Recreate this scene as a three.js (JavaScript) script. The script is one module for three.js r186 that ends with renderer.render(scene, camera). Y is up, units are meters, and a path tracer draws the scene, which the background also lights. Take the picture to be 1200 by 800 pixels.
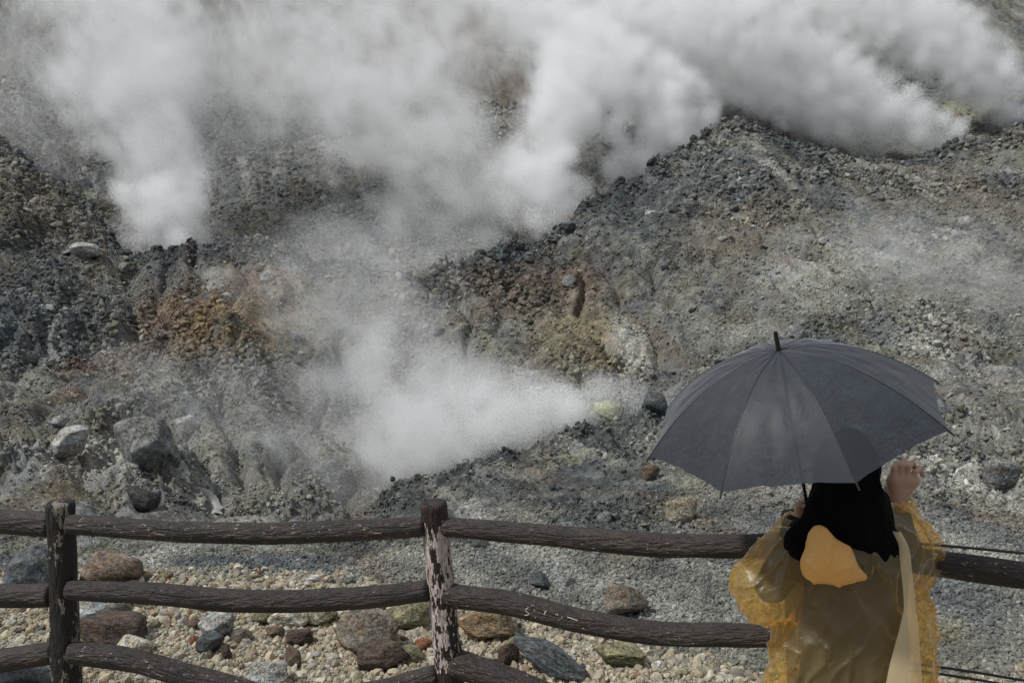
import * as THREE from 'three';
import { mergeGeometries, mergeVertices } from 'three/addons/utils/BufferGeometryUtils.js';
import { MarchingCubes } from 'three/addons/objects/MarchingCubes.js';
import { createNoise2D, createNoise3D } from 'simplex-noise';

// ------------------------------------------------------------------ camera, sky, sun, exposure
const FOCAL = 1000, PITCH = THREE.MathUtils.degToRad(6), EYE = 2.25;       // focal length in photograph pixels (1200 x 800)
const scene = new THREE.Scene();
const camera = new THREE.PerspectiveCamera(2 * Math.atan(400 / FOCAL) * 180 / Math.PI, 1.5, 0.05, 400);
camera.position.set(0, EYE, 0);
camera.rotation.x = -PITCH;
const renderer = new THREE.WebGLRenderer({ antialias: true });
renderer.toneMapping = THREE.LinearToneMapping;
renderer.toneMappingExposure = 1.17;
renderer.shadowMap.enabled = true;
{ // even overcast sky, a little brighter overhead
  const w = 64, h = 32, data = new Float32Array(w * h * 4);
  for (let j = 0; j < h; j++) for (let i = 0; i < w; i++) {
    const up = Math.max(0, Math.sin(((j + 0.5) / h - 0.5) * Math.PI)), l = 0.56 * (1 + 1.5 * up) / 2.5, o = (j * w + i) * 4;
    data[o] = l * 0.93; data[o + 1] = l; data[o + 2] = l * 1.1; data[o + 3] = 1;
  }
  const t = new THREE.DataTexture(data, w, h, THREE.RGBAFormat, THREE.FloatType);
  t.mapping = THREE.EquirectangularReflectionMapping; t.magFilter = THREE.LinearFilter; t.needsUpdate = true;
  scene.background = t; scene.environment = t;
}
const sun = new THREE.DirectionalLight(new THREE.Color(1, 0.99, 0.965), 2.9);
sun.position.set(-32, 46, -4); sun.target.position.set(0, 0, -14);
sun.shadow.radius = 7; sun.castShadow = true;
Object.assign(sun.shadow.camera, { left: -60, right: 60, top: 60, bottom: -60, near: 1, far: 200 });
sun.shadow.mapSize.set(4096, 4096);
sun.name = 'veiled_sun';
scene.add(sun, sun.target);

// ------------------------------------------------------------------ helpers
function rng(seed) { let a = seed >>> 0; return () => { a = (a + 0x6d2b79f5) | 0; let t = Math.imul(a ^ (a >>> 15), 1 | a); t = (t + Math.imul(t ^ (t >>> 7), 61 | t)) ^ t; return ((t ^ (t >>> 14)) >>> 0) / 4294967296; }; }
const rnd = rng(7);
const n2 = createNoise2D(rng(11)), n3 = createNoise3D(rng(12));
const { clamp, lerp, smoothstep } = THREE.MathUtils;
const V = (x, y, z) => new THREE.Vector3(x, y, z);
const gauss = (r = rnd) => Math.sqrt(-2 * Math.log(1 - r() * 0.9999)) * Math.cos(6.2832 * r());
const fbm2 = (x, y, oct = 4, g = 0.5) => { let s = 0, a = 1, t = 0; for (let i = 0; i < oct; i++) { s += a * n2(x, y); t += a; a *= g; x = x * 2.03 + 7.1; y = y * 2.03 - 3.7; } return s / t; };
const fbm3 = (x, y, z, oct = 3, g = 0.5) => { let s = 0, a = 1, t = 0; for (let i = 0; i < oct; i++) { s += a * n3(x, y, z); t += a; a *= g; x = x * 2.03 + 7.1; y = y * 2.03 - 3.7; z = z * 2.03 + 1.9; } return s / t; };
const SP = Math.sin(PITCH), CP = Math.cos(PITCH);
// a direction in the photograph, taken to a ground distance d (metres along -z)
function place(px, py, d) {
  const t = (400 - py) / FOCAL, v = d * (t * CP - SP) / (CP + t * SP), zc = d * CP - v * SP;
  return V((px - 600) / FOCAL * zc, EYE + v, -d);
}
function placeH(px, h, d) { const v = h - EYE, zc = d * CP - v * SP; return V((px - 600) / FOCAL * zc, h, -d); }
function project(p) { const v = p.y - EYE, d = -p.z, zc = d * CP - v * SP, yc = v * CP + d * SP; return [600 + FOCAL * p.x / zc, 400 - FOCAL * yc / zc, zc]; }
const names = {};
function numbered(name) { const n = names[name] = (names[name] ?? -1) + 1; return n ? `${name}_${String(n).padStart(3, '0')}` : name; }
function tag(o, label, category, group, kind) { o.userData.label = label; if (category) o.userData.category = category; if (group) o.userData.group = group; if (kind) o.userData.kind = kind; return o; }
function mesh(name, geometry, material, parent) { const m = new THREE.Mesh(geometry, material); m.name = parent ? name : numbered(name); m.castShadow = m.receiveShadow = true; (parent ?? scene).add(m); return m; }
function group(name) { const g = new THREE.Group(); g.name = numbered(name); scene.add(g); return g; }
function dataTex(size, fn, srgb = true) {
  const d = new Uint8Array(size * size * 4);
  for (let y = 0; y < size; y++) for (let x = 0; x < size; x++) { const c = fn(x / size, y / size), o = (y * size + x) * 4; for (let k = 0; k < 3; k++) d[o + k] = clamp(Math.round(c[k] * 255), 0, 255); d[o + 3] = 255; }
  const t = new THREE.DataTexture(d, size, size); t.wrapS = t.wrapT = THREE.RepeatWrapping; t.magFilter = THREE.LinearFilter; if (srgb) t.colorSpace = THREE.SRGBColorSpace; t.needsUpdate = true; return t;
}
// noise that repeats with period 1: sum of lattice noise
function latticeNoise(seed) {
  const r = rng(seed), tab = new Float32Array(65536); for (let i = 0; i < 65536; i++) tab[i] = r();
  return (x, y, period) => { const xi = Math.floor(x * period), yi = Math.floor(y * period), fx = x * period - xi, fy = y * period - yi, sx = fx * fx * (3 - 2 * fx), sy = fy * fy * (3 - 2 * fy);
    const at = (a, b) => tab[((((a % period) + period) % period) * 263 + (((b % period) + period) % period) * 1031 + period * 77) & 65535];
    return lerp(lerp(at(xi, yi), at(xi + 1, yi), sx), lerp(at(xi, yi + 1), at(xi + 1, yi + 1), sx), sy); };
}
const lat = latticeNoise(5), latB = latticeNoise(9);

// ------------------------------------------------------------------ terrain: a crater slope described by crests and hollows
// each line: [photograph column, distance, photograph row]; a fourth entry gives the height in metres in place of the row
const LINES = [
  { n: 24, k: [[-700, 1.6, 0, 0], [1900, 1.6, 0, 0]] },
  { n: 120, k: [[-700, 4.0, 0, 0], [1900, 4.0, 0, 0]] },
  { n: 46, k: [[-700, 5.9, 0, 0], [380, 5.85, 0, 0], [500, 5.4, 0, 0], [600, 5.05, 0, 0], [700, 4.8, 0, 0], [800, 4.45, 0, 0.02], [900, 4.25, 0, 0.02], [1900, 4.2, 0, 0.02]] },
  { n: 130, k: [[-700, 6.9, 640], [0, 6.9, 655], [200, 6.9, 648], [380, 7.0, 650], [500, 6.6, 640], [600, 6.5, 640], [800, 6.2, 635], [1000, 6.0, 640], [1900, 6.0, 640]] },
  { n: 26, k: [[-700, 8.6, 610], [0, 8.6, 618], [200, 8.6, 606], [330, 8.8, 612], [400, 8.8, 598], [500, 9.3, 565], [600, 10, 531], [700, 11, 498], [780, 12, 469], [860, 12.4, 455], [950, 12.8, 450], [1200, 13, 440], [1900, 13, 440]] },
  { n: 150, k: [[-700, 11, 545], [0, 11, 555], [100, 11, 560], [200, 11.3, 578], [300, 11.8, 600], [400, 12.2, 625], [500, 13, 630], [600, 14, 590], [700, 14.6, 540], [780, 15, 500], [860, 15, 455], [950, 15, 430], [1200, 15, 405], [1900, 15, 405]] },
  { n: 150, k: [[-700, 20, 400], [0, 20, 410], [100, 20, 425], [200, 20, 445], [300, 20, 450], [400, 20, 485], [470, 20, 500], [540, 20, 470], [600, 20, 430], [700, 20.5, 395], [800, 21, 365], [900, 21, 335], [1000, 21, 318], [1200, 21, 300], [1900, 21, 300]] },
  { n: 26, k: [[-700, 36, 90], [-200, 35, 100], [0, 33, 160], [60, 31.5, 215], [110, 30, 262], [150, 28, 302], [190, 27, 302], [230, 27, 288], [270, 27, 279], [330, 27.5, 287], [400, 27, 303], [460, 26, 312], [530, 26, 314], [570, 26.5, 305], [630, 28, 285], [662, 29, 268], [680, 31, 228], [740, 32, 206], [800, 34, 170], [850, 35, 142], [900, 35, 148], [950, 35, 166], [1000, 35, 182], [1060, 35.5, 184], [1100, 36, 176], [1150, 36.5, 158], [1200, 37, 142], [1300, 38, 120], [1900, 38, 110]] },
  { n: 90, k: [[-700, 43, 130], [0, 39, 210], [110, 36, 320], [190, 34, 335], [270, 33.5, 305], [330, 33, 300], [460, 34, 300], [560, 34, 315], [660, 36, 300], [740, 38, 240], [800, 39, 205], [850, 40, 178], [950, 40, 195], [1060, 41, 205], [1150, 42, 180], [1200, 42, 165], [1900, 43, 140]] },
  { n: 60, k: [[-700, 50, 120], [0, 48, 150], [110, 47, 235], [200, 46, 250], [300, 45, 232], [400, 45, 222], [500, 45, 212], [600, 46, 215], [700, 47, 190], [780, 48, 150], [830, 48, 128], [870, 48, 103], [920, 48, 128], [1000, 49, 150], [1100, 50, 145], [1200, 50, 120], [1900, 50, 110]] },
  { n: 60, k: [[-700, 64, 60], [300, 62, 95], [600, 62, 105], [900, 64, 80], [1900, 64, 60]] },
  { n: 20, k: [[-700, 88, -110], [1900, 88, -110]] },
  { n: 0, k: [[-700, 120, -260], [1900, 120, -260]] },
];
const COLS = 800, PX0 = -440, PX1 = 1640;
const rowsN = LINES.reduce((s, l) => s + l.n, 0) + 1;
const GX = new Float32Array(COLS * rowsN), GY = new Float32Array(COLS * rowsN), GD = new Float32Array(COLS * rowsN);
function knot(line, px) {
  const k = line.k; let i = 0; while (i < k.length - 2 && px > k[i + 1][0]) i++;
  const a = k[i], b = k[i + 1], t = clamp((px - a[0]) / (b[0] - a[0]), 0, 1), s = lerp(t, t * t * (3 - 2 * t), 0.6);
  const H = (q) => q.length > 3 ? q[3] : place(q[0], q[2], q[1]).y;
  return [lerp(a[1], b[1], s), lerp(H(a), H(b), s)];
}
// 0 on smooth ashy scree, 1 on broken rocky ground
function brokenness(x, d, crest) { return clamp(0.12 + 0.9 * smoothstep(fbm2(x * 0.16 + 31, d * 0.13, 3), -0.05, 0.45) + 0.5 * crest + 0.25 * smoothstep(-x, 7, 12) * smoothstep(d, 15, 20), 0, 1); }
function roughness(x, d, px, crest) { // metres of relief added to the smooth slopes
  const far = smoothstep(d, 4.6, 14), near = 1 - smoothstep(d, 4.2, 5.4), rk = brokenness(x, d, crest);
  let h = 0.02 * fbm2(x * 1.3, d * 1.3, 3);
  const warpX = x + 0.6 * n2(x * 0.3, d * 0.3), warpD = d + 0.6 * n2(x * 0.3 + 9, d * 0.3), run = (warpX * 0.93 + warpD * 0.36) * 0.42, along = (warpD * 0.93 - warpX * 0.36) * 0.08;
  const gully = 1 - Math.abs(n2(run, along)), rill = 1 - Math.abs(n2(run * 2.7 + 5, along * 2.2));
  h += far * (0.5 * fbm2(warpX * 0.15, warpD * 0.1 + 4, 3) - 0.36 * (1 - 0.7 * crest) * Math.pow(gully, 3) - 0.08 * Math.pow(rill, 3) + 0.12 * fbm2(warpX * 0.7, warpD * 0.6, 3));
  h += far * rk * (0.2 * smoothstep(n2(warpX * 0.55 + 20, warpD * 0.45), 0.2, 0.6) + 0.14 * fbm2(warpX * 1.1, warpD * 0.9 + 8, 2));
  const mid = smoothstep(d, 5.0, 7.5), b1 = 1 - Math.abs(n2(x * 1.7, d * 1.7)), b2 = 1 - Math.abs(n2(x * 4.1 + 3, d * 4.1)), b3 = n2(x * 9.3, d * 9.3 + 2);
  h += mid * (0.1 * (b1 * b1 - 0.4) + 0.07 * (b2 * b2 - 0.4) * (1 - 0.7 * smoothstep(d, 14, 26)) + 0.03 * b3 * (1 - smoothstep(d, 7, 13))) * (0.22 + 1.1 * rk) * (1 + 0.7 * far);
  h += (1 - near) * (1 - smoothstep(d, 5.5, 8)) * 0.012 * n2(x * 14, d * 14) + near * 0.006 * n2(x * 17, d * 17);
  return h;
}
const ARC = new Float32Array(COLS * rowsN), CREST = new Float32Array(COLS * rowsN);
const crestRows = [4, 7].map((k) => LINES.slice(0, k).reduce((s, l) => s + l.n, 0));
{
  const smoothD = new Float32Array(rowsN), smoothH = new Float32Array(rowsN), tD = new Float32Array(rowsN), tH = new Float32Array(rowsN);
  for (let i = 0; i < COLS; i++) {
    const px = lerp(PX0, PX1, i / (COLS - 1)); let j = 0;
    for (let l = 0; l < LINES.length - 1; l++) {
      const [da, ha] = knot(LINES[l], px), [db, hb] = knot(LINES[l + 1], px);
      for (let r = 0; r < LINES[l].n; r++, j++) { const t = r / LINES[l].n; smoothD[j] = lerp(da, db, t); smoothH[j] = lerp(ha, hb, t); }
    }
    [smoothD[j], smoothH[j]] = knot(LINES.at(-1), px);
    for (let pass = 0; pass < 3; pass++) {
      tD.set(smoothD); tH.set(smoothH);
      for (let q = 3; q < rowsN - 3; q++) { let s = 0, e = 0; for (let k = -3; k <= 3; k++) { s += tD[q + k]; e += tH[q + k]; } smoothD[q] = s / 7; smoothH[q] = e / 7; }
    }
    let arc = 0; for (let q = 0; q < rowsN; q++) { if (q) arc += Math.hypot(smoothD[q] - smoothD[q - 1], smoothH[q] - smoothH[q - 1]); ARC[q * COLS + i] = arc; }
    const jA = crestRows[0], jB = crestRows[1];
    for (let q = 0; q < rowsN; q++) {
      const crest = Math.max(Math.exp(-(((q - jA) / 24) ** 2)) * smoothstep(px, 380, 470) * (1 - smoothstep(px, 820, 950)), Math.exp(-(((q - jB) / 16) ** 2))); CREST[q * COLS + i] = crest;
      const d = smoothD[q], h = smoothH[q], p = placeH(px, h, d), o = q * COLS + i;
      GX[o] = p.x; GD[o] = d; GY[o] = h + roughness(p.x, d, px, crest);
    }
  }
}
const gridPoint = (i, j) => { const o = j * COLS + i; return V(GX[o], GY[o], -GD[o]); };
// first terrain point seen in the direction of a photograph pixel
function pick(px, py) {
  const i = clamp(Math.round((px - PX0) / (PX1 - PX0) * (COLS - 1)), 1, COLS - 2);
  let prev = null;
  for (let j = 0; j < rowsN - 1; j++) { const p = gridPoint(i, j), q = project(p); if (q[1] <= py && prev !== null) { const a = gridPoint(i, j - 1), t = clamp((prev - py) / Math.max(1e-6, prev - q[1]), 0, 1); return Object.assign(a.lerp(p, t), { i, j }); } prev = q[1]; }
  return Object.assign(gridPoint(i, rowsN - 1), { i, j: rowsN - 1 });
}
function gridNormal(i, j) {
  i = clamp(i, 2, COLS - 3); j = clamp(j, 2, rowsN - 3);
  const n = gridPoint(i + 2, j).sub(gridPoint(i - 2, j)).cross(gridPoint(i, j + 2).sub(gridPoint(i, j - 2))).normalize();
  return n.y < 0 ? n.negate() : n;
}
// mineral colours, linear albedo
const C = (r, g, b) => [r, g, b];
const patches = []; // world-space stains: centre, radii, colour, strength
function stain(px, py, wpx, hpx, color, k = 1, seed = 0) {
  const c = pick(px, py), q = project(c), a = pick(px - wpx, py), b = pick(px + wpx, py), up = pick(px, py - hpx), dn = pick(px, py + hpx);
  const s = q[2] / FOCAL;
  patches.push({ x: c.x, d: -c.z, rx: Math.max(0.15, wpx * s), rd: Math.max(0.2, Math.min(Math.abs(up.z - dn.z) / 2, wpx * s * 5)), color, k, seed: patches.length * 3.7 });
}
const DARK = C(0.06, 0.066, 0.068), BLUE = C(0.09, 0.099, 0.104), RUST = C(0.17, 0.1, 0.062), OCHRE = C(0.2, 0.155, 0.088), OLIVE = C(0.15, 0.14, 0.085), PALE = C(0.36, 0.35, 0.315), SULF = C(0.36, 0.37, 0.2), WHITE = C(0.5, 0.48, 0.44), BROWN = C(0.12, 0.095, 0.075), TAN = C(0.34, 0.31, 0.25);
stain(40, 240, 90, 60, BROWN, 0.5); stain(30, 300, 60, 30, DARK, 0.8); stain(60, 400, 100, 40, BLUE, 0.8); stain(230, 305, 80, 16, DARK, 0.7);
stain(200, 385, 110, 50, RUST, 0.55); stain(190, 375, 50, 25, RUST, 0.4); stain(120, 430, 40, 30, RUST, 0.6); stain(320, 370, 80, 55, OCHRE, 0.5); stain(310, 330, 40, 30, RUST, 0.5); stain(250, 370, 40, 40, OCHRE, 0.5);
stain(110, 540, 45, 50, PALE, 0.75); stain(80, 570, 40, 30, OCHRE, 0.4); stain(85, 465, 25, 12, RUST, 0.5); stain(190, 590, 60, 20, DARK, 0.6);
stain(630, 335, 120, 36, RUST, 0.6); stain(600, 330, 50, 20, RUST, 0.35); stain(560, 330, 40, 20, BROWN, 0.5); stain(680, 390, 80, 60, OCHRE, 0.55); stain(670, 400, 40, 40, OLIVE, 0.5); stain(640, 350, 40, 25, OCHRE, 0.5); stain(700, 430, 40, 20, OLIVE, 0.6); stain(740, 395, 30, 35, PALE, 0.6); stain(745, 420, 20, 20, WHITE, 0.3);
stain(720, 225, 60, 18, DARK, 0.8); stain(600, 300, 60, 14, DARK, 0.7); stain(850, 200, 80, 40, BLUE, 0.7); stain(935, 175, 40, 16, DARK, 0.9); stain(770, 180, 60, 14, DARK, 0.6); stain(960, 235, 60, 30, BLUE, 0.4); stain(850, 270, 100, 40, BROWN, 0.5);
stain(1140, 220, 60, 50, BROWN, 0.5); stain(1100, 190, 60, 12, DARK, 0.7); stain(1190, 300, 30, 40, DARK, 0.5); stain(1000, 300, 120, 40, PALE, 0.25); stain(930, 330, 60, 40, PALE, 0.35); stain(1150, 440, 60, 60, PALE, 0.35);
stain(1130, 560, 70, 50, PALE, 0.4); stain(1150, 620, 50, 30, BLUE, 0.7); stain(1120, 700, 60, 50, BLUE, 0.4); stain(1110, 735, 20, 12, OLIVE, 0.6);
stain(560, 590, 90, 30, DARK, 0.7); stain(700, 530, 70, 30, DARK, 0.6); stain(480, 590, 40, 20, DARK, 0.6); stain(680, 535, 40, 9, SULF, 0.55); stain(660, 580, 40, 16, BLUE, 0.7); stain(620, 600, 50, 16, OCHRE, 0.3); stain(770, 530, 40, 30, PALE, 0.4); stain(700, 480, 20, 10, SULF, 0.6);
stain(300, 660, 130, 16, BLUE, 0.8); stain(60, 650, 50, 24, BLUE, 0.9); stain(120, 640, 40, 10, OLIVE, 0.5); stain(190, 645, 30, 12, PALE, 0.6); stain(450, 660, 80, 20, PALE, 0.25); stain(730, 660, 30, 20, BROWN, 0.4); stain(650, 670, 60, 25, BLUE, 0.3); stain(750, 650, 60, 16, OLIVE, 0.3);
stain(250, 140, 170, 90, DARK, 0.7); stain(480, 70, 220, 70, BROWN, 0.8); stain(420, 260, 120, 24, DARK, 0.7); stain(740, 90, 150, 60, BROWN, 0.7); stain(1090, 90, 60, 40, DARK, 0.7);
stain(560, 590, 150, 40, DARK, 0.6); stain(700, 530, 110, 40, DARK, 0.55); stain(450, 600, 70, 30, DARK, 0.6); stain(730, 220, 100, 22, DARK, 0.7); stain(610, 298, 90, 16, DARK, 0.7); stain(790, 178, 90, 18, DARK, 0.6); stain(60, 380, 130, 60, BLUE, 0.7); stain(40, 325, 80, 24, DARK, 0.6); stain(230, 300, 110, 14, DARK, 0.6); stain(860, 620, 120, 40, BLUE, 0.45); stain(640, 660, 120, 30, BLUE, 0.4);
stain(880, 110, 50, 30, BROWN, 0.9); stain(480, 30, 90, 60, RUST, 0.35); stain(420, 235, 90, 20, DARK, 0.7); stain(330, 210, 60, 30, BLUE, 0.6); stain(1150, 120, 40, 12, SULF, 0.6); stain(720, 80, 60, 50, RUST, 0.25); stain(560, 180, 100, 30, BROWN, 0.5);
function groundColor(x, d, px, crest = 0) {
  const m = fbm2(x * 0.35, d * 0.22, 4), f = fbm2(x * 1.9, d * 1.6, 3), g = fbm2(x * 6.3 + 5, d * 6.3, 2);
  let c = [0.15, 0.148, 0.134];
  const mix = (to, k) => { k = clamp(k, 0, 1); for (let q = 0; q < 3; q++) c[q] += (to[q] - c[q]) * k; };
  mix(BLUE, 0.75 * smoothstep(m, 0.05, 0.5)); mix(PALE, 0.18 * smoothstep(-m, 0.1, 0.6)); mix(OLIVE, 0.35 * smoothstep(fbm2(x * 0.5 + 40, d * 0.4, 3), 0.1, 0.5));
  for (const p of patches) {
    if (Math.abs(x - p.x) > 2.1 * p.rx || Math.abs(d - p.d) > 2.1 * p.rd) continue;
    const wx = x + 0.25 * p.rx * n2(x * 0.8 / p.rx + p.seed, d * 0.8 / p.rx), wd = d + 0.25 * p.rd * n2(x * 0.8 / p.rx, d * 0.8 / p.rx + p.seed);
    const e = ((wx - p.x) / p.rx) ** 2 + ((wd - p.d) / p.rd) ** 2;
    if (e < 3) mix(p.color, p.k * (1 - smoothstep(Math.sqrt(e) + 0.5 * f, 0.2, 1.3)));
  }
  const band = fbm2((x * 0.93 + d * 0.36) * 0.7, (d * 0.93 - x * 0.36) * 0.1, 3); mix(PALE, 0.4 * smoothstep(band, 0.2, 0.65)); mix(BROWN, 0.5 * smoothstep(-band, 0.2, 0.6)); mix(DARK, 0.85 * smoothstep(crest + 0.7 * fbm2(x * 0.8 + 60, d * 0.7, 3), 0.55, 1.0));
  const edge = rubbleEdge(px) + 0.12 * f;
  mix(TAN, 0.85 * (1 - smoothstep(d, edge - 0.35, edge + 0.15)));
  const k = 1 + 0.28 * f + 0.14 * g; for (let q = 0; q < 3; q++) c[q] *= k;
  return c;
}
function rubbleEdge(px) { return knot(LINES[2], px)[0]; }
const rockBump = dataTex(1024, (x, y) => { let s = 0, a = 0.5; for (let p = 12; p <= 400; p *= 2) { const v = lat(x, y, p); s += a * (1 - Math.abs(2 * v - 1)); a *= 0.62; } s = clamp(s * 0.75, 0, 1); return [s, s, s]; }, false);
const groundMap = dataTex(2048, (x, y) => {
  const a = lat(x, y, 24), b = latB(x, y, 90), c = lat(x + 0.3, y, 220), e = latB(x, y + 0.7, 520), w = 0.56 + 0.14 * (a - 0.5) + 0.12 * (b - 0.5) + 0.14 * (c - 0.5) + 0.2 * (e - 0.5);
  const light = c > 0.86 ? 0.1 : 0, dark = b < 0.12 ? -0.06 : 0, v = clamp(w + light + dark + 0.12, 0.08, 1), t = 0.05 * (latB(x, y, 40) - 0.5);
  return [v * (1 + t), v, v * (1 - t)];
});
const terrainMat = new THREE.MeshPhysicalMaterial({ specularIntensity: 0, vertexColors: true, map: groundMap, bumpMap: rockBump, bumpScale: 0.035, roughness: 0.93 });
{
  const pos = new Float32Array(COLS * rowsN * 3), col = new Float32Array(COLS * rowsN * 3), uv = new Float32Array(COLS * rowsN * 2), idx = new Uint32Array((COLS - 1) * (rowsN - 1) * 6);
  for (let j = 0; j < rowsN; j++) for (let i = 0; i < COLS; i++) {
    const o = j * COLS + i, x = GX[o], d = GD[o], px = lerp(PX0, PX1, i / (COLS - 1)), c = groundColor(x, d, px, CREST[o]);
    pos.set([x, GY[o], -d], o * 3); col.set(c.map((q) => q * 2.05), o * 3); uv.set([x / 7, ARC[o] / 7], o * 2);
  }
  let q = 0; for (let j = 0; j < rowsN - 1; j++) for (let i = 0; i < COLS - 1; i++) { const a = j * COLS + i, b = a + 1, c = a + COLS, e = c + 1; idx[q++] = a; idx[q++] = b; idx[q++] = c; idx[q++] = b; idx[q++] = e; idx[q++] = c; }
  const g = new THREE.BufferGeometry(); g.setAttribute('position', new THREE.BufferAttribute(pos, 3)); g.setAttribute('color', new THREE.BufferAttribute(col, 3)); g.setAttribute('uv', new THREE.BufferAttribute(uv, 2)); g.setIndex(new THREE.BufferAttribute(idx, 1)); g.computeVertexNormals();
  tag(mesh('crater_terrain', g, terrainMat), 'grey ochre and rust coloured stony volcanic crater slope', 'slope', null, 'structure');
}
// ------------------------------------------------------------------ ground behind the photographer's side of the fence
{
  const g = new THREE.PlaneGeometry(26, 12, 120, 60); g.rotateX(-Math.PI / 2); g.translate(0, -0.03, 4.2);
  const p = g.attributes.position, c = new Float32Array(p.count * 3);
  for (let i = 0; i < p.count; i++) { p.setY(i, -0.03 + 0.02 * fbm2(p.getX(i) * 1.3, p.getZ(i) * 1.3, 3)); const f = 1 + 0.3 * fbm2(p.getX(i) * 3, p.getZ(i) * 3, 3); c.set([0.42 * f, 0.38 * f, 0.3 * f], i * 3); g.attributes.uv.setXY(i, p.getX(i) / 7, p.getZ(i) / 7); }
  g.setAttribute('color', new THREE.BufferAttribute(c, 3)); g.computeVertexNormals();
  tag(mesh('path', g, terrainMat), 'stony footpath on the near side of the fence', 'path', null, 'structure');
}
// ------------------------------------------------------------------ stones
function rockGeometry(seed, detail, { cuts = 22, rough = 0.035, round = 0.06, low = 0.5 } = {}) {
  let g = new THREE.IcosahedronGeometry(1, detail); g.deleteAttribute('normal'); g.deleteAttribute('uv');
  const r = rng(seed * 7919 + 3), planes = []; for (let k = 0; k < cuts; k++) planes.push([V(gauss(r), gauss(r), gauss(r)).normalize(), low + 0.36 * r()]);
  const p = g.attributes.position, v = V(); let most = 0;
  for (let i = 0; i < p.count; i++) {
    v.fromBufferAttribute(p, i).normalize(); let rad = 1;
    for (const [n, c] of planes) { const k = n.dot(v); if (k > 0.05) rad = Math.min(rad, c / k); }
    rad = lerp(rad, 0.7, round) + rough * fbm3(v.x * 2.6 + seed, v.y * 2.6, v.z * 2.6, 5, 0.65) * 1.6;
    v.multiplyScalar(rad); p.setXYZ(i, v.x, v.y, v.z);
  }
  g.computeBoundingBox(); const sz = g.boundingBox.getSize(V()), ce = g.boundingBox.getCenter(V()); g.translate(-ce.x, -ce.y, -ce.z); g.scale(1.64 / sz.x, 1.6 / sz.y, 1.64 / sz.z);
  if (detail < 2) return g;
  g = mergeVertices(g, 1e-4); g.computeVertexNormals(); g = g.toNonIndexed();
  const q = g.attributes.position, uv = new Float32Array(q.count * 2), A = V(), B = V(), D = V();
  for (let i = 0; i < q.count; i += 3) { A.fromBufferAttribute(q, i); B.fromBufferAttribute(q, i + 1).sub(A); D.fromBufferAttribute(q, i + 2).sub(A); B.cross(D); const x = Math.abs(B.x), y = Math.abs(B.y), z = Math.abs(B.z); for (let k = 0; k < 3; k++) { const X = q.getX(i + k), Y = q.getY(i + k), Z = q.getZ(i + k); uv.set(x > y && x > z ? [Z * 0.5, Y * 0.5] : y > z ? [X * 0.5, Z * 0.5] : [X * 0.5 + 0.4, Y * 0.5], (i + k) * 2); } }
  g.setAttribute('uv', new THREE.BufferAttribute(uv, 2)); return g;
}
const rockMap = dataTex(512, (x, y) => { const a = lat(x, y, 6), b = latB(x, y, 22), c = lat(x, y, 70), e = latB(x, y, 190); const v = clamp(0.5 + 0.38 * (a - 0.5) + 0.34 * (b - 0.5) + 0.3 * (c - 0.5) + 0.3 * (e - 0.5) + (c > 0.85 ? 0.15 : 0) + 0.17, 0.1, 1), t = 0.12 * (latB(x, y, 9) - 0.5); return [v * (1 + t), v, v * (1 - 1.2 * t)]; });
const TONES = { grey: [0.17, 0.172, 0.165], slate: [0.085, 0.095, 0.1], dark: [0.05, 0.05, 0.048], brown: [0.14, 0.1, 0.07], umber: [0.075, 0.052, 0.038], ochre: [0.22, 0.16, 0.095], rust: [0.25, 0.105, 0.05], tan: [0.33, 0.285, 0.21], cream: [0.48, 0.45, 0.36], white: [0.62, 0.6, 0.55], olive: [0.19, 0.175, 0.1], sulphur: [0.38, 0.39, 0.2], pale: [0.3, 0.3, 0.28], greybrown: [0.16, 0.135, 0.105], rustbrown: [0.16, 0.12, 0.088] };
const rockMats = {}; for (const [k, c] of Object.entries(TONES)) rockMats[k] = new THREE.MeshStandardMaterial({ color: new THREE.Color().setRGB(...c.map((q) => q * 1.9)), map: rockMap, bumpMap: rockBump, bumpScale: 0.012, roughness: 0.9 });
const smallRocks = [0, 1, 2, 3, 4, 5].map((s) => { return rockGeometry(100 + s, 1, { cuts: 8, rough: 0.03, low: 0.32, round: 0 }); });
const midRocks = [0, 1, 2, 3, 4, 5, 6, 7].map((s) => rockGeometry(200 + s, 4));
const gravelMat = new THREE.MeshPhysicalMaterial({ specularIntensity: 0, color: 0xffffff, roughness: 0.92 });
const gridCell = (r, lo, hi) => { // a random visible spot on the slopes, evenly over what the photograph shows
  for (;;) {
    const fi = r() * (COLS - 3) + 1, fj = lo + r() * (hi - lo), i = Math.floor(fi), j = Math.floor(fj);
    const a = gridPoint(i, j), b = gridPoint(i + 1, j), c = gridPoint(i, j + 1), pa = project(a), pb = project(b), pc = project(c);
    const area = (pb[0] - pa[0]) * (pa[1] - pc[1]) - (pb[1] - pa[1]) * (pa[0] - pc[0]);
    if (pa[0] < -120 || pa[0] > 1320 || pa[1] < -40 || pa[1] > 860 || r() * 9 > Math.max(area, 0.25)) continue;
    const p = a.clone().lerp(b, fi - i).add(c.sub(a).multiplyScalar(fj - j)); return { p, i, j, px: pa[0], py: pa[1] };
  }
};
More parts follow.
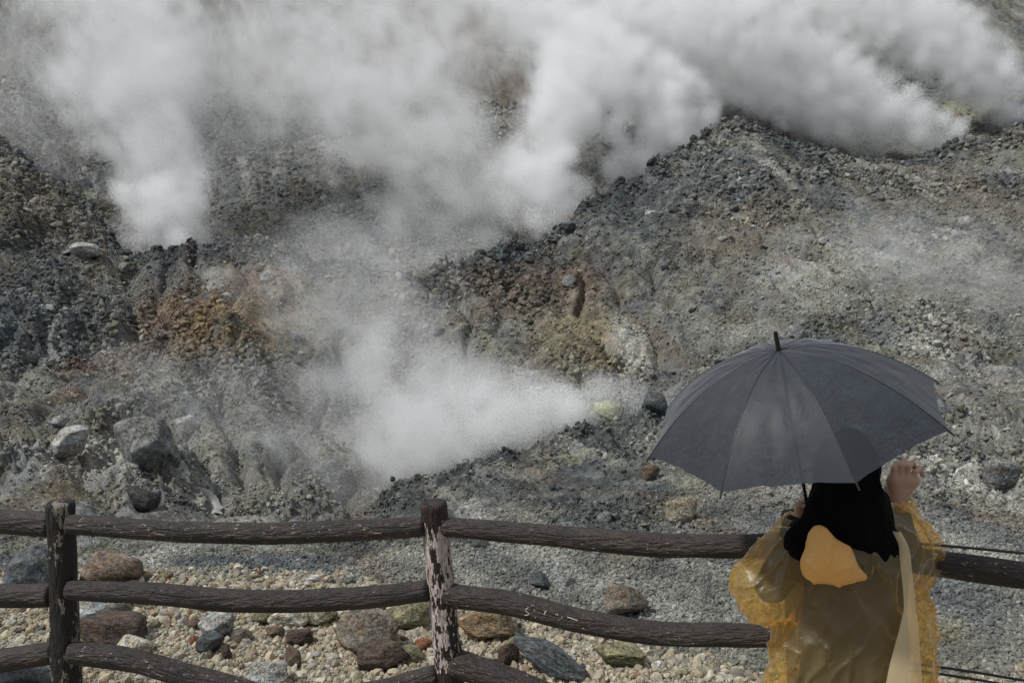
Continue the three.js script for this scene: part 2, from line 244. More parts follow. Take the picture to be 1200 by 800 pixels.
{
  const r = rng(77), lists = smallRocks.map(() => []), q = new THREE.Quaternion(), m = new THREE.Matrix4(), col = new THREE.Color();
  const rub = [TONES.tan, TONES.tan, TONES.tan, TONES.cream, TONES.cream, TONES.pale, TONES.pale, [0.28, 0.23, 0.15], [0.36, 0.3, 0.2], [0.42, 0.37, 0.26], TONES.greybrown, TONES.olive, TONES.grey, [0.24, 0.15, 0.09]];
  const row0 = LINES[0].n, rowRub = row0 + LINES[1].n + 10;
  const put = (s, size, c) => {
    q.set(gauss(r), gauss(r), gauss(r), gauss(r)).normalize(); const k = Math.floor(r() * lists.length), p = s.p.clone(); p.y += size * (0.1 + 0.25 * r());
    m.compose(p, q, V(size * (0.75 + 0.6 * r()), size * (0.6 + 0.5 * r()), size * (0.75 + 0.6 * r()))); lists[k].push([m.clone(), c]);
  };
  const lists2 = [lists];
  for (let n = 0; n < 600000; n++) { // slopes
    const s = gridCell(r, rowRub, rowsN - 90), d = -s.p.z; if (d < rubbleEdge(s.px) - 0.1) continue;
    const rk = brokenness(s.p.x, d, CREST[s.j * COLS + s.i]), cl = fbm2(s.p.x * 0.9, d * 0.9, 3); if (r() > 0.22 + 0.5 * rk + 0.6 * cl) continue;
    const size = Math.max(0.006 + 0.004 * r(), d / FOCAL * (0.65 + 0.5 * r() + (1.6 + 3 * rk) * Math.pow(r(), 9)));
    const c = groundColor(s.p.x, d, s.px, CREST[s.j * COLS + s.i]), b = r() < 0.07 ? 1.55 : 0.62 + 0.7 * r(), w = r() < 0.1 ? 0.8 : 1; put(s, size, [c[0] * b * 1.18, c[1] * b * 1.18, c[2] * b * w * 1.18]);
  }
  for (let n = 0; n < 60000; n++) { // finer grit on the foot of the near slope
    const s = gridCell(r, row0 + LINES[1].n - 30, rowRub + 70), d = -s.p.z; if (d < rubbleEdge(s.px) - 0.06) continue;
    const c = groundColor(s.p.x, d, s.px, 0), b = r() < 0.08 ? 1.5 : 0.65 + 0.65 * r(); put(s, 0.005 + 0.006 * r() + 0.016 * Math.pow(r(), 6), [c[0] * b * 1.18, c[1] * b * 1.18, c[2] * b * 1.15]);
  }
  for (let n = 0; n < 60000; n++) { // rubble strip
    const s = gridCell(r, row0, rowRub + 30), d = -s.p.z; if (d > rubbleEdge(s.px) + 0.1 + 0.12 * n2(s.p.x * 2, d * 2) || d < 2.4) continue;
    const size = 0.0045 + 0.007 * r() + 0.028 * Math.pow(r(), 9), c = rub[Math.floor(r() * rub.length)], b = 0.75 + 0.45 * r(); put(s, size, c.map((x, k) => lerp(x, TONES.tan[k], 0.35) * b * 1.05));
  }
  const grav = group('gravel'); tag(grav, 'loose gravel and small stones scattered over the slope and rubble', 'gravel', null, 'stuff');
  lists.forEach((list, k) => { const im = new THREE.InstancedMesh(smallRocks[k], gravelMat, list.length); list.forEach(([x, c], n) => { im.setMatrixAt(n, x); im.setColorAt(n, col.setRGB(...c)); }); im.name = 'loose_stones'; im.userData.kind = 'stuff'; im.castShadow = im.receiveShadow = true; grav.add(im); });
}
// single rocks: [column, row of the base, width, height in photograph pixels, tone, label, tilt]
let rockSeed = 0;
function rock(name, px, py, w, h, tone, label, { turn = 0, tilt = 0, deep = 0.8, geo, grp, sink = 0.18, smooth = false } = {}) {
  const c = pick(px, py), k = project(c)[2] / FOCAL, g = geo ?? rockGeometry(400 + rockSeed++, 9, smooth ? { cuts: 16, low: 0.62, round: 0.3 } : {});
  const o = mesh(name, g, rockMats[tone]); const hw = w * k / 2 / 0.82, hh = h * k / 2 / 0.8;
  o.scale.set(hw, hh / (1 - sink * 0.5), hw * deep); o.rotation.set(0, turn, tilt); o.position.copy(c); o.position.y += hh * (0.8 - sink); o.position.z -= hw * deep * 0.35;
  return tag(o, label, 'rock', grp);
}
[
  ['boulder', 430, 764, 76, 50, 'greybrown', 'large smooth brown-grey boulder on the rubble beside the peeling post', { deep: 0.9, smooth: true }],
  ['boulder', 478, 738, 58, 36, 'olive', 'pale olive-grey boulder against the back of the peeling post'],
  ['boulder', 572, 752, 78, 44, 'ochre', 'ochre boulder with a dark shadowed underside beside the peeling post', { turn: 0.4 }],
  ['boulder', 596, 778, 26, 28, 'umber', 'small reddish-brown rock touching the long dark grey stone'],
  ['boulder', 726, 780, 60, 26, 'olive', 'flat olive-brown rock under the sagging middle rail'],
  ['boulder', 633, 690, 25, 22, 'slate', 'round dark boulder alone above the scratched middle rail'],
  ['boulder', 735, 722, 54, 40, 'greybrown', 'lumpy grey-brown boulder resting on the middle rail line'],
  ['boulder', 127, 682, 70, 34, 'rustbrown', 'rounded rust-stained boulder with an overhanging rim beside the dark post', { deep: 0.7, smooth: true }],
  ['boulder', 104, 722, 84, 26, 'pale', 'light grey slab with a black gap beneath beside the dark post', { tilt: 0.03 }],
  ['boulder', 122, 760, 86, 38, 'umber', 'dark brown flat boulder behind the lowest left rail', { tilt: -0.1 }],
  ['boulder', 152, 772, 44, 26, 'cream', 'cream-yellow stone leaning on the dark brown flat boulder', { tilt: -0.3 }],
  ['boulder', 249, 752, 42, 36, 'pale', 'square light grey rock with a brown side face on the rubble'],
  ['boulder', 244, 766, 34, 26, 'slate', 'blue-grey broken stone in front of the square light grey rock', { turn: 1 }],
  ['boulder', 262, 772, 17, 16, 'umber', 'small black-brown stone beside the blue-grey broken stone'],
  ['boulder', 284, 752, 26, 16, 'greybrown', 'small grey-brown stone next to the square light grey rock'],
  ['boulder', 310, 733, 28, 20, 'olive', 'olive-brown cobble just under the middle rail'],
  ['boulder', 338, 734, 48, 24, 'cream', 'pale yellow weathered rock just under the middle rail'],
  ['boulder', 376, 732, 40, 22, 'olive', 'grey-olive rock with a white stone leaning on it'],
  ['boulder', 372, 733, 13, 15, 'white', 'white stone leaning on the grey-olive rock'],
  ['boulder', 320, 748, 24, 14, 'brown', 'small flat brown stone below the pale yellow rock'],
  ['boulder', 350, 756, 36, 18, 'umber', 'flat dark brown stone on the beige rubble', { tilt: 0.1 }],
  ['boulder', 343, 782, 21, 25, 'brown', 'upright angular brown stone alone on the beige rubble'],
  ['boulder', 446, 784, 62, 28, 'umber', 'broken dark brown rock below the large smooth boulder'],
  ['boulder', 476, 774, 44, 18, 'olive', 'olive slab lying across the broken dark brown rock', { tilt: -0.2 }],
  ['boulder', 441, 769, 17, 17, 'cream', 'small cream stone perched on the broken dark brown rock'],
  ['boulder', 312, 806, 52, 30, 'pale', 'pale grey-green rock low on the rubble'],
  ['boulder', 494, 762, 24, 14, 'rust', 'small brick-red stone at the foot of the peeling post'],
  ['boulder', 36, 700, 76, 66, 'slate', 'big blue-grey boulder behind the dark post'],
  ['boulder', 20, 810, 70, 26, 'slate', 'dark slate rock under the lowest left rail'],
  ['boulder', 170, 548, 72, 64, 'grey', 'big square grey boulder beside the milky trickle', { turn: 0.5 }],
  ['boulder', 217, 515, 30, 30, 'pale', 'pale grey rounded boulder right of the big square boulder'],
  ['boulder', 78, 532, 50, 34, 'pale', 'pale leaning slab on top of the talus cone', { tilt: 0.5 }],
  ['boulder', 68, 500, 22, 14, 'pale', 'small pale stone above the leaning slab'],
  ['boulder', 164, 600, 36, 34, 'dark', 'black angular rock just above the top rail'],
  ['boulder', 1176, 574, 42, 40, 'grey', 'lone grey boulder on the pale slope beyond the umbrella'],
  ['boulder', 768, 482, 30, 26, 'slate', 'dark pointed rock on the crest beside the umbrella'],
  ['boulder', 712, 492, 34, 24, 'sulphur', 'yellow-green sulphur-coated rock on the crest of the dark mound'],
  ['boulder', 762, 562, 25, 20, 'brown', 'brown pitted rock below the left tip of the umbrella'],
  ['boulder', 798, 613, 38, 34, 'tan', 'tan angular flake of rock just above the top rail', { deep: 0.4 }],
  ['boulder', 670, 272, 22, 14, 'slate', 'dark rock at the notch of the steaming crest'],
  ['boulder', 95, 300, 34, 18, 'pale', 'pale flat boulder on the dark far left slope'],
].forEach((a) => rock(...a));
{ // long curved stone, its own shape
  const c = pick(645, 790), k = project(c)[2] / FOCAL, g = rockGeometry(990, 10, { cuts: 8, rough: 0.05, round: 0.5 }), p = g.attributes.position;
  for (let i = 0; i < p.count; i++) { const x = p.getX(i), y = p.getY(i); p.setX(i, x * 2.9); p.setY(i, y * (1 + 0.25 * Math.cos(x * 4)) - 0.35 * Math.sin(x * 1.5) - 0.5 * x); }
  const gu = mergeVertices((g.deleteAttribute('normal'), g), 1e-4); gu.computeVertexNormals(); const o = mesh('boulder', gu, rockMats.slate); o.scale.setScalar(20 * k); o.rotation.y = -0.35; o.position.copy(c); o.position.y += 18 * k; tag(o, 'long log-shaped dark grey stone lying on the rubble', 'rock');
}
{ // further rocks one can tell apart, scattered over the slopes
  const toneWord = { grey: 'grey', slate: 'slate', dark: 'blackish', brown: 'brown', umber: 'dark brown', ochre: 'ochre', rust: 'rust-red', tan: 'tan', cream: 'cream', white: 'white', olive: 'olive', pale: 'pale grey', greybrown: 'grey-brown' };
  const r = rng(515), kinds = [
    ['slope_rock', 110, LINES.slice(0, 6).reduce((s, l) => s + l.n, 0), LINES.slice(0, 7).reduce((s, l) => s + l.n, 0) + 26, 'rock bedded in the upper stony hillside', 'rocks on the upper hillside', ['grey', 'grey', 'pale', 'greybrown', 'slate']],
    ['mound_rock', 80, LINES.slice(0, 2).reduce((s, l) => s + l.n, 0) + 20, LINES.slice(0, 4).reduce((s, l) => s + l.n, 0) + 4, 'rock bedded in the near gravel mound', 'rocks on the near gravel mound', ['grey', 'slate', 'grey', 'pale', 'greybrown']],
    ['cobble', 90, LINES[0].n + 40, LINES.slice(0, 2).reduce((s, l) => s + l.n, 0) - 2, 'loose cobble on the beige rubble strip', 'cobbles on the rubble strip', ['tan', 'cream', 'brown', 'grey', 'tan', 'white', 'olive', 'pale', 'greybrown', 'rust']],
  ];
  for (const [name, count, lo, hi, label, grp, tones] of kinds) for (let n = 0; n < count;) {
    const s = gridCell(r, lo, hi); if (s.px < 4 || s.px > 1196 || s.py < 150 || s.py > 800) continue;
    if (name === 'cobble' && (-s.p.z > rubbleEdge(s.px) || s.px > 830)) continue;
    if (name === 'mound_rock' && -s.p.z < rubbleEdge(s.px)) continue;
    const k = project(s.p)[2] / FOCAL, big = r() < 0.3, flat = r() < 0.45, wpx = big ? 13 + 7 * r() : 8 + 4 * r(), w = wpx * k / 2 / 0.82, tone = tones[Math.floor(r() * tones.length)], o = mesh(name, midRocks[Math.floor(r() * midRocks.length)], rockMats[tone]);
    o.scale.set(w, w * (flat ? 0.45 + 0.1 * r() : 0.75 + 0.2 * r()), w * (0.7 + 0.4 * r())); o.rotation.set(0.25 * gauss(r), r() * 6.28, 0.25 * gauss(r)); o.position.copy(s.p); o.position.y += w * 0.14; tag(o, `${big ? 'larger' : 'small'} ${flat ? 'flat' : 'blocky'} ${toneWord[tone]} ${label}`, 'rock', `${toneWord[tone]} ${grp}`); n++;
  }
}
{ // milky trickle between the boulders
  const path = [[232, 497], [222, 512], [205, 522], [203, 540], [212, 552], [213, 566], [232, 574], [246, 590], [250, 604]], pts = path.map(([x, y]) => pick(x, y)), curve = new THREE.CatmullRomCurve3(pts), N = 80, pos = [], idx = [];
  for (let i = 0; i <= N; i++) { const p = curve.getPoint(i / N), w = 0.05 + 0.05 * (1 + n2(i * 0.13, 3)); for (let k = 0; k < 5; k++) { const x = (k / 4 - 0.5) * 2 * w * (1 + 0.3 * n2(i * 0.3, k)); pos.push(p.x + x, p.y + 0.035 - 0.02 * Math.abs(k - 2), p.z - 0.02 * k); } }
  for (let i = 0; i < N; i++) for (let k = 0; k < 4; k++) { const a = i * 5 + k; idx.push(a, a + 1, a + 5, a + 1, a + 6, a + 5); }
  const g = new THREE.BufferGeometry(); g.setAttribute('position', new THREE.Float32BufferAttribute(pos, 3)); g.setIndex(idx); g.computeVertexNormals();
  tag(mesh('stream', g, new THREE.MeshStandardMaterial({ color: new THREE.Color().setRGB(0.3, 0.295, 0.27), roughness: 0.25, side: THREE.DoubleSide })), 'thin milky white trickle between boulders on the slope', 'stream', null, 'structure');
}
// ------------------------------------------------------------------ log fence
const woodMap = (seed, fleck) => dataTex(512, (x, y) => { // x runs along the log, y round it
  const s = lat(x, y, 5) * 0.7 + 0.5 * latB(x, y, 12) + 0.3 * latB(x, y, 64) - 0.4; const grain = latB(x, y * 6 % 1, 40), st = lat((x * 3) % 1, y, 96), crack = lat(x, y, 48) * 0.5 + latB(x * 0.5 % 1, y, 80) * 0.5;
  let c = [0.185 + 0.13 * (s - 0.3) + 0.1 * (st - 0.5), 0.155 + 0.12 * (s - 0.3) + 0.09 * (st - 0.5), 0.138 + 0.11 * (s - 0.3) + 0.09 * (st - 0.5)];
  if (crack < 0.2) c = c.map((q) => q * 0.5); if (grain > 0.82) c = c.map((q) => q * 1.2);
  const f = latB((x + seed * 0.13) % 1, y, 30) * 0.6 + lat(x, (y + seed * 0.29) % 1, 110) * 0.4; if (f > fleck) c = [0.62, 0.59, 0.55]; return c;
});
const peelMap = dataTex(512, (x, y) => { // x runs down the post from its top
  const a = lat(x, y, 7), b = latB(x, y, 22), c = lat(x, y, 64), e = latB(x, y, 150), k = 0.26 * a + 0.36 * b + 0.26 * c + 0.12 * e, cover = 0.42 * smoothstep(x, 0.01, 0.13) * (1 - smoothstep(x, 0.6, 0.66));
  if (k + cover > 0.87) { const t = 0.92 + 0.3 * (c - 0.5) + 0.2 * (e - 0.5); return [0.74 * t, 0.68 * t, 0.655 * t]; }
  const v = 0.8 + 0.6 * (b - 0.5); return [0.2 * v, 0.145 * v, 0.125 * v]; });
const lichenMap = dataTex(512, (x, y) => { const a = lat(x, y, 10), b = latB(x, y, 40), c = lat(x, y, 120), band = smoothstep(x, 0.2, 0.3) * (1 - smoothstep(x, 0.46, 0.52)) * (1 - smoothstep(Math.abs(y - 0.62), 0.1, 0.2)); const k = 0.5 * a + 0.3 * b + 0.2 * c + 0.3 * band; if (k > 0.68) return [0.5 + 0.12 * (c - 0.5), 0.46 + 0.12 * (c - 0.5), 0.42 + 0.1 * (c - 0.5)]; const v = 0.75 + 0.6 * (b - 0.5); return [0.15 * v, 0.125 * v, 0.115 * v]; });
const woodBump = dataTex(512, (x, y) => { const a = lat((x * 0.5) % 1, y, 60), b = latB(x, y, 30), c = lat(x, y, 160), v = 0.45 * a + 0.35 * b + 0.2 * c; return [v, v, v]; }, false);
const wood = (map) => new THREE.MeshStandardMaterial({ map, bumpMap: woodBump, bumpScale: 0.014, roughness: 0.72 });
const woodA = wood(woodMap(1, 0.9)), woodB = wood(woodMap(4, 0.82)), woodC = wood(woodMap(7, 0.86)), peelWood = wood(peelMap), lichenWood = wood(lichenMap);
function logGeometry(points, radii, seed, { turnsLong = 1, knots = 0.06 } = {}) {
  const curve = new THREE.CatmullRomCurve3(points, false, 'centripetal'), L = curve.getLength(), N = Math.ceil(L / 0.018), M = 26, pos = [], uv = [], idx = [], fr = curve.computeFrenetFrames(N, false);
  const up = V(0, 1, 0), T = V(), A = V(), B = V();
  for (let i = 0; i <= N; i++) {
    const t = i / N, c = curve.getPointAt(t); T.copy(curve.getTangentAt(t)); if (Math.abs(T.y) > 0.7) A.set(1, 0, 0).addScaledVector(T, -T.x).normalize(); else A.copy(up).addScaledVector(T, -T.y).normalize(); B.crossVectors(T, A);
    const kk = t * (radii.length - 1), a = Math.min(Math.floor(kk), radii.length - 2), r0 = lerp(radii[a], radii[a + 1], kk - a);
    for (let k = 0; k <= M; k++) {
      const an = k / M * 6.28318, cx = Math.cos(an), sx = Math.sin(an), s = t * L;
      let r = r0 * (1 + knots * fbm3(cx * 0.9 + seed, sx * 0.9, s * 3.5, 3) + 0.05 * n3(cx * 3, sx * 3 + seed, s * 2.2) - 0.07 * Math.max(0, n3(cx * 5 + seed, sx * 5, s * 1.4) - 0.35));
      if (i === 0 || i === N) r *= 0.93;
      pos.push(c.x + (A.x * cx + B.x * sx) * r, c.y + (A.y * cx + B.y * sx) * r, c.z + (A.z * cx + B.z * sx) * r); uv.push(turnsLong ? s / turnsLong : t, k / M);
    }
  }
  const W = M + 1; for (let i = 0; i < N; i++) for (let k = 0; k < M; k++) { const a = i * W + k; idx.push(a, a + W, a + 1, a + 1, a + W, a + W + 1); }
  for (const e of [0, N]) { const c = curve.getPointAt(e / N), o = pos.length / 3, dir = curve.getTangentAt(e / N).multiplyScalar(e ? 0.006 : -0.006); pos.push(c.x + dir.x, c.y + dir.y, c.z + dir.z); uv.push(0.02, 0.02); for (let k = 0; k < M; k++) { const a = e * W + k; e ? idx.push(a, o, a + 1) : idx.push(a, a + 1, o); } }
  const g = new THREE.BufferGeometry(); g.setAttribute('position', new THREE.Float32BufferAttribute(pos, 3)); g.setAttribute('uv', new THREE.Float32BufferAttribute(uv, 2)); g.setIndex(idx); g.computeVertexNormals();
  const n = g.attributes.normal, W2 = M + 1; for (let i = 0; i <= N; i++) { const a = i * W2, b = a + M, x = n.getX(a) + n.getX(b), y = n.getY(a) + n.getY(b), z = n.getZ(a) + n.getZ(b), l = Math.hypot(x, y, z) || 1; n.setXYZ(a, x / l, y / l, z / l); n.setXYZ(b, x / l, y / l, z / l); }
  return g;
}
const fence = group('log_fence'); tag(fence, 'weathered dark log rail fence with three rails along the crater edge', 'fence');
{
  const F = (a) => a.map(([px, py, d]) => place(px, py, d));
  const post = (top, foot, d, r0, r1, mat, seed) => mesh('post', logGeometry([place(top[0], top[1], d), place((top[0] + foot[0]) / 2, (top[1] + foot[1]) / 2, d), place(foot[0], foot[1], d), V(place(foot[0], foot[1], d).x, -0.12, -d)], [r0, r0, r1, r1], seed, { turnsLong: mat === woodA ? 1 : 0, knots: 0.08 }), mat, fence);
  const lp = post([70, 588], [78, 800], 3.9, 0.061, 0.066, lichenWood, 3); lp.userData.label = 'dark post with a pale lichen patch';
  const pp = post([508, 588], [527, 800], 3.75, 0.06, 0.068, peelWood, 5); pp.userData.label = 'post with peeling pinkish white paint';
  post([930, 600], [938, 800], 3.2, 0.047, 0.052, woodB, 8); post([1390, 620], [1390, 800], 2.65, 0.05, 0.052, woodA, 9); post([-360, 580], [-352, 800], 4.05, 0.06, 0.062, woodA, 10);
  const rail = (pts, px, mat, seed) => mesh('rail', logGeometry(F(pts), px.map((w, i) => w / 2 * pts[Math.round(i * (pts.length - 1) / (px.length - 1))][2] / 1000 * 1.02), seed), mat, fence);
  rail([[-380, 590, 4.0], [-120, 604, 3.98], [0, 611, 3.97], [62, 615, 3.95]], [27, 27, 30], woodA, 21);
  rail([[80, 614, 3.86], [180, 621, 3.82], [290, 625, 3.8], [400, 622, 3.78], [498, 617, 3.74]], [23, 24, 26, 26, 24], woodB, 22);
  rail([[518, 617, 3.74], [640, 627, 3.6], [760, 638, 3.42], [840, 640, 3.32], [935, 638, 3.22]], [23, 25, 28, 28, 29], woodC, 23);
  rail([[928, 640, 3.15], [1090, 659, 2.98], [1200, 674, 2.85], [1400, 702, 2.6]], [30, 31, 32, 34], woodB, 24);
  rail([[-380, 684, 4.0], [-120, 692, 3.98], [0, 698, 3.97], [62, 697, 3.93]], [27, 28, 28], woodA, 25);
  rail([[80, 691, 3.86], [180, 696, 3.82], [290, 704, 3.8], [400, 702, 3.78], [502, 692, 3.74]], [23, 26, 27, 27, 25], woodA, 26);
  rail([[522, 696, 3.74], [600, 708, 3.64], [680, 727, 3.52], [760, 741, 3.42], [850, 744, 3.3], [940, 744, 3.2]], [28, 29, 29, 29, 29], woodC, 27);
  rail([[-380, 800, 4.0], [-120, 790, 3.98], [0, 774, 3.97], [66, 764, 3.93]], [28, 28, 27], woodA, 28);
  rail([[82, 764, 3.86], [150, 773, 3.84], [240, 797, 3.8], [330, 818, 3.78], [430, 812, 3.76], [512, 790, 3.74]], [26, 27, 27, 26, 24], woodB, 29);
  rail([[530, 776, 3.74], [580, 792, 3.68], [660, 822, 3.56], [780, 850, 3.4], [940, 862, 3.2]], [34, 32, 30, 30], woodC, 30);
  // scratched strokes on the rails
  const scratchMat = new THREE.MeshStandardMaterial({ color: new THREE.Color().setRGB(0.5, 0.47, 0.43), roughness: 0.9 });
  const strokes = (name, list, line, R) => {
    const on = (x, y) => { let i = 0; while (i < line.length - 2 && x > line[i + 1][0]) i++; const t = (x - line[i][0]) / (line[i + 1][0] - line[i][0]), cy = lerp(line[i][1], line[i + 1][1], t), d = lerp(line[i][2], line[i + 1][2], t), dy = (y - cy) * d / FOCAL; return place(x, y, d).add(V(0, 0, Math.sqrt(Math.max(0.0002, R * R - dy * dy)) + 0.0025)); };
    const m = mesh(name, mergeGeometries(list.map((pts) => new THREE.TubeGeometry(new THREE.CatmullRomCurve3(pts.map(([x, y]) => on(x, y))), 12, 0.0022, 4))), scratchMat, fence); m.userData.label = 'pale strokes scratched into a rail';
  };
  strokes('scratched_writing', [[[700, 626], [692, 637], [702, 638]], [[700, 628], [700, 643]], [[707, 641], [709, 628], [713, 641], [716, 627]], [[719, 629], [720, 643]], [[756, 630], [757, 639]], [[695, 627], [702, 625]]], [[518, 617, 3.74], [640, 627, 3.6], [760, 638, 3.42]], 0.047);
  strokes('scratched_writing', [[[619, 706], [616, 709], [620, 713], [615, 715]], [[626, 708], [627, 718]], [[638, 710], [641, 721]], [[637, 714], [640, 710]], [[648, 723], [652, 713], [656, 725]], [[649, 720], [655, 720]], [[658, 716], [658, 725]], [[664, 717], [676, 721]]], [[522, 696, 3.74], [600, 708, 3.64], [680, 727, 3.52], [760, 741, 3.42]], 0.053);
}
// cables beside the fence
const cableMat = new THREE.MeshStandardMaterial({ color: new THREE.Color().setRGB(0.012, 0.012, 0.013), roughness: 0.45 });
for (const [pts, label] of [
  [[[936, 628, 3.13], [1090, 638, 2.98], [1200, 648, 2.86], [1388, 668, 2.66]], 'upper black cable strung above the top rail beside the person'],
  [[[938, 766, 3.13], [1090, 780, 2.98], [1200, 797, 2.86], [1388, 830, 2.66]], 'upper one of the two black cables below the rail'],
  [[[938, 774, 3.13], [1090, 788, 2.98], [1200, 806, 2.86], [1388, 842, 2.66]], 'lower one of the two black cables below the rail'],
]) tag(mesh('cable', new THREE.TubeGeometry(new THREE.CatmullRomCurve3(pts.map((p) => place(...p))), 60, 0.0052, 8), cableMat), label, 'cable', 'black cables along the fence');
// ------------------------------------------------------------------ person with umbrella
// distance fields meshed on a grid (surface nets)
function fieldMesh(f, lo, hi, cell, keep) {
  const nx = Math.ceil((hi[0] - lo[0]) / cell) + 1, ny = Math.ceil((hi[1] - lo[1]) / cell) + 1, nz = Math.ceil((hi[2] - lo[2]) / cell) + 1, F = new Float32Array(nx * ny * nz);
  const at = (x, y, z) => (z * ny + y) * nx + x;
  for (let z = 0; z < nz; z++) for (let y = 0; y < ny; y++) for (let x = 0; x < nx; x++) F[at(x, y, z)] = f(lo[0] + x * cell, lo[1] + y * cell, lo[2] + z * cell);
  const id = new Int32Array(nx * ny * nz).fill(-1), pos = [], idx = [];
  for (let z = 0; z < nz - 1; z++) for (let y = 0; y < ny - 1; y++) for (let x = 0; x < nx - 1; x++) {
    let sx = 0, sy = 0, sz = 0, n = 0;
    const v = [F[at(x, y, z)], F[at(x + 1, y, z)], F[at(x, y + 1, z)], F[at(x + 1, y + 1, z)], F[at(x, y, z + 1)], F[at(x + 1, y, z + 1)], F[at(x, y + 1, z + 1)], F[at(x + 1, y + 1, z + 1)]];
    for (const [a, b] of EDGES) if ((v[a] < 0) !== (v[b] < 0)) { const t = v[a] / (v[a] - v[b]); sx += lerp(a & 1, b & 1, t); sy += lerp((a >> 1) & 1, (b >> 1) & 1, t); sz += lerp(a >> 2, b >> 2, t); n++; }
    if (n) { id[at(x, y, z)] = pos.length / 3; pos.push(lo[0] + (x + sx / n) * cell, lo[1] + (y + sy / n) * cell, lo[2] + (z + sz / n) * cell); }
  }
  const quad = (a, b, c, d, flip) => { if (a < 0 || b < 0 || c < 0 || d < 0) return; if (keep) { const m = [0, 1, 2].map((k) => (pos[a * 3 + k] + pos[b * 3 + k] + pos[c * 3 + k] + pos[d * 3 + k]) / 4); if (!keep(m[0], m[1], m[2])) return; } flip ? idx.push(a, c, b, a, d, c) : idx.push(a, b, c, a, c, d); };
  for (let z = 1; z < nz - 1; z++) for (let y = 1; y < ny - 1; y++) for (let x = 1; x < nx - 1; x++) {
    const s = F[at(x, y, z)] < 0;
    if (s !== (F[at(x + 1, y, z)] < 0)) quad(id[at(x, y - 1, z - 1)], id[at(x, y, z - 1)], id[at(x, y, z)], id[at(x, y - 1, z)], !s);
    if (s !== (F[at(x, y + 1, z)] < 0)) quad(id[at(x - 1, y, z - 1)], id[at(x - 1, y, z)], id[at(x, y, z)], id[at(x, y, z - 1)], !s);
    if (s !== (F[at(x, y, z + 1)] < 0)) quad(id[at(x - 1, y - 1, z)], id[at(x, y - 1, z)], id[at(x, y, z)], id[at(x - 1, y, z)], !s);
  }
  const g = new THREE.BufferGeometry(); g.setAttribute('position', new THREE.Float32BufferAttribute(pos, 3)); g.setIndex(idx); g.computeVertexNormals(); return g;
}
const planarUv = (g) => { const p = g.attributes.position, uv = new Float32Array(p.count * 2); for (let i = 0; i < p.count; i++) uv.set([p.getX(i) * 1.5 + p.getZ(i), p.getY(i) * 1.5], i * 2); g.setAttribute('uv', new THREE.BufferAttribute(uv, 2)); return g; };
const EDGES = [[0, 1], [2, 3], [4, 5], [6, 7], [0, 2], [1, 3], [4, 6], [5, 7], [0, 4], [1, 5], [2, 6], [3, 7]];
const bone = (a, b, ra, rb, zs = 1) => { const dx = b.x - a.x, dy = b.y - a.y, dz = (b.z - a.z) / zs, l2 = dx * dx + dy * dy + dz * dz || 1e-9; return (x, y, z) => { const px = x - a.x, py = y - a.y, pz = (z - a.z) / zs, t = clamp((px * dx + py * dy + pz * dz) / l2, 0, 1); return Math.hypot(px - dx * t, py - dy * t, pz - dz * t) - lerp(ra, rb, t); }; };
const ball = (c, rx, ry, rz) => (x, y, z) => { const k = Math.hypot((x - c.x) / rx, (y - c.y) / ry, (z - c.z) / rz); return (k - 1) * Math.min(rx, ry, rz); };
const join = (list, k) => (x, y, z) => { let d = list[0](x, y, z); for (let i = 1; i < list.length; i++) { const e = list[i](x, y, z), h = Math.max(k - Math.abs(d - e), 0) / k; d = Math.min(d, e) - h * h * k * 0.25; } return d; };

// umbrella: apex, axis and rim found from the photograph's rib tips
const apex = V(0.914, 1.914, -2.902), axis = V(-0.25884, 0.94733, 0.1886), RIM = 0.515, RISE = 0.259;
const grip = apex.clone().addScaledVector(axis, -0.635);
const base = V(place(998, 790, 2.9).x, 0, -2.9);
const P = (px, py, d) => place(px, py, d).sub(base);
const headC = P(993, 548, 2.89), neck = P(996, 606, 2.91), shL = P(952, 634, 2.91), shR = P(1044, 632, 2.91), elL = P(898, 690, 2.9), elR = P(1066, 652, 3.02), wrR = P(1054, 588, 3.03);
const handL = grip.clone().sub(base), wrL = handL.clone().add(V(-0.05, -0.055, 0.0));
const person = group('person'); person.position.copy(base); tag(person, 'person in a black head scarf and orange plastic rain cape under an umbrella', 'person');
const skin = new THREE.MeshPhysicalMaterial({ color: new THREE.Color().setRGB(0.44, 0.26, 0.18), roughness: 0.55 });
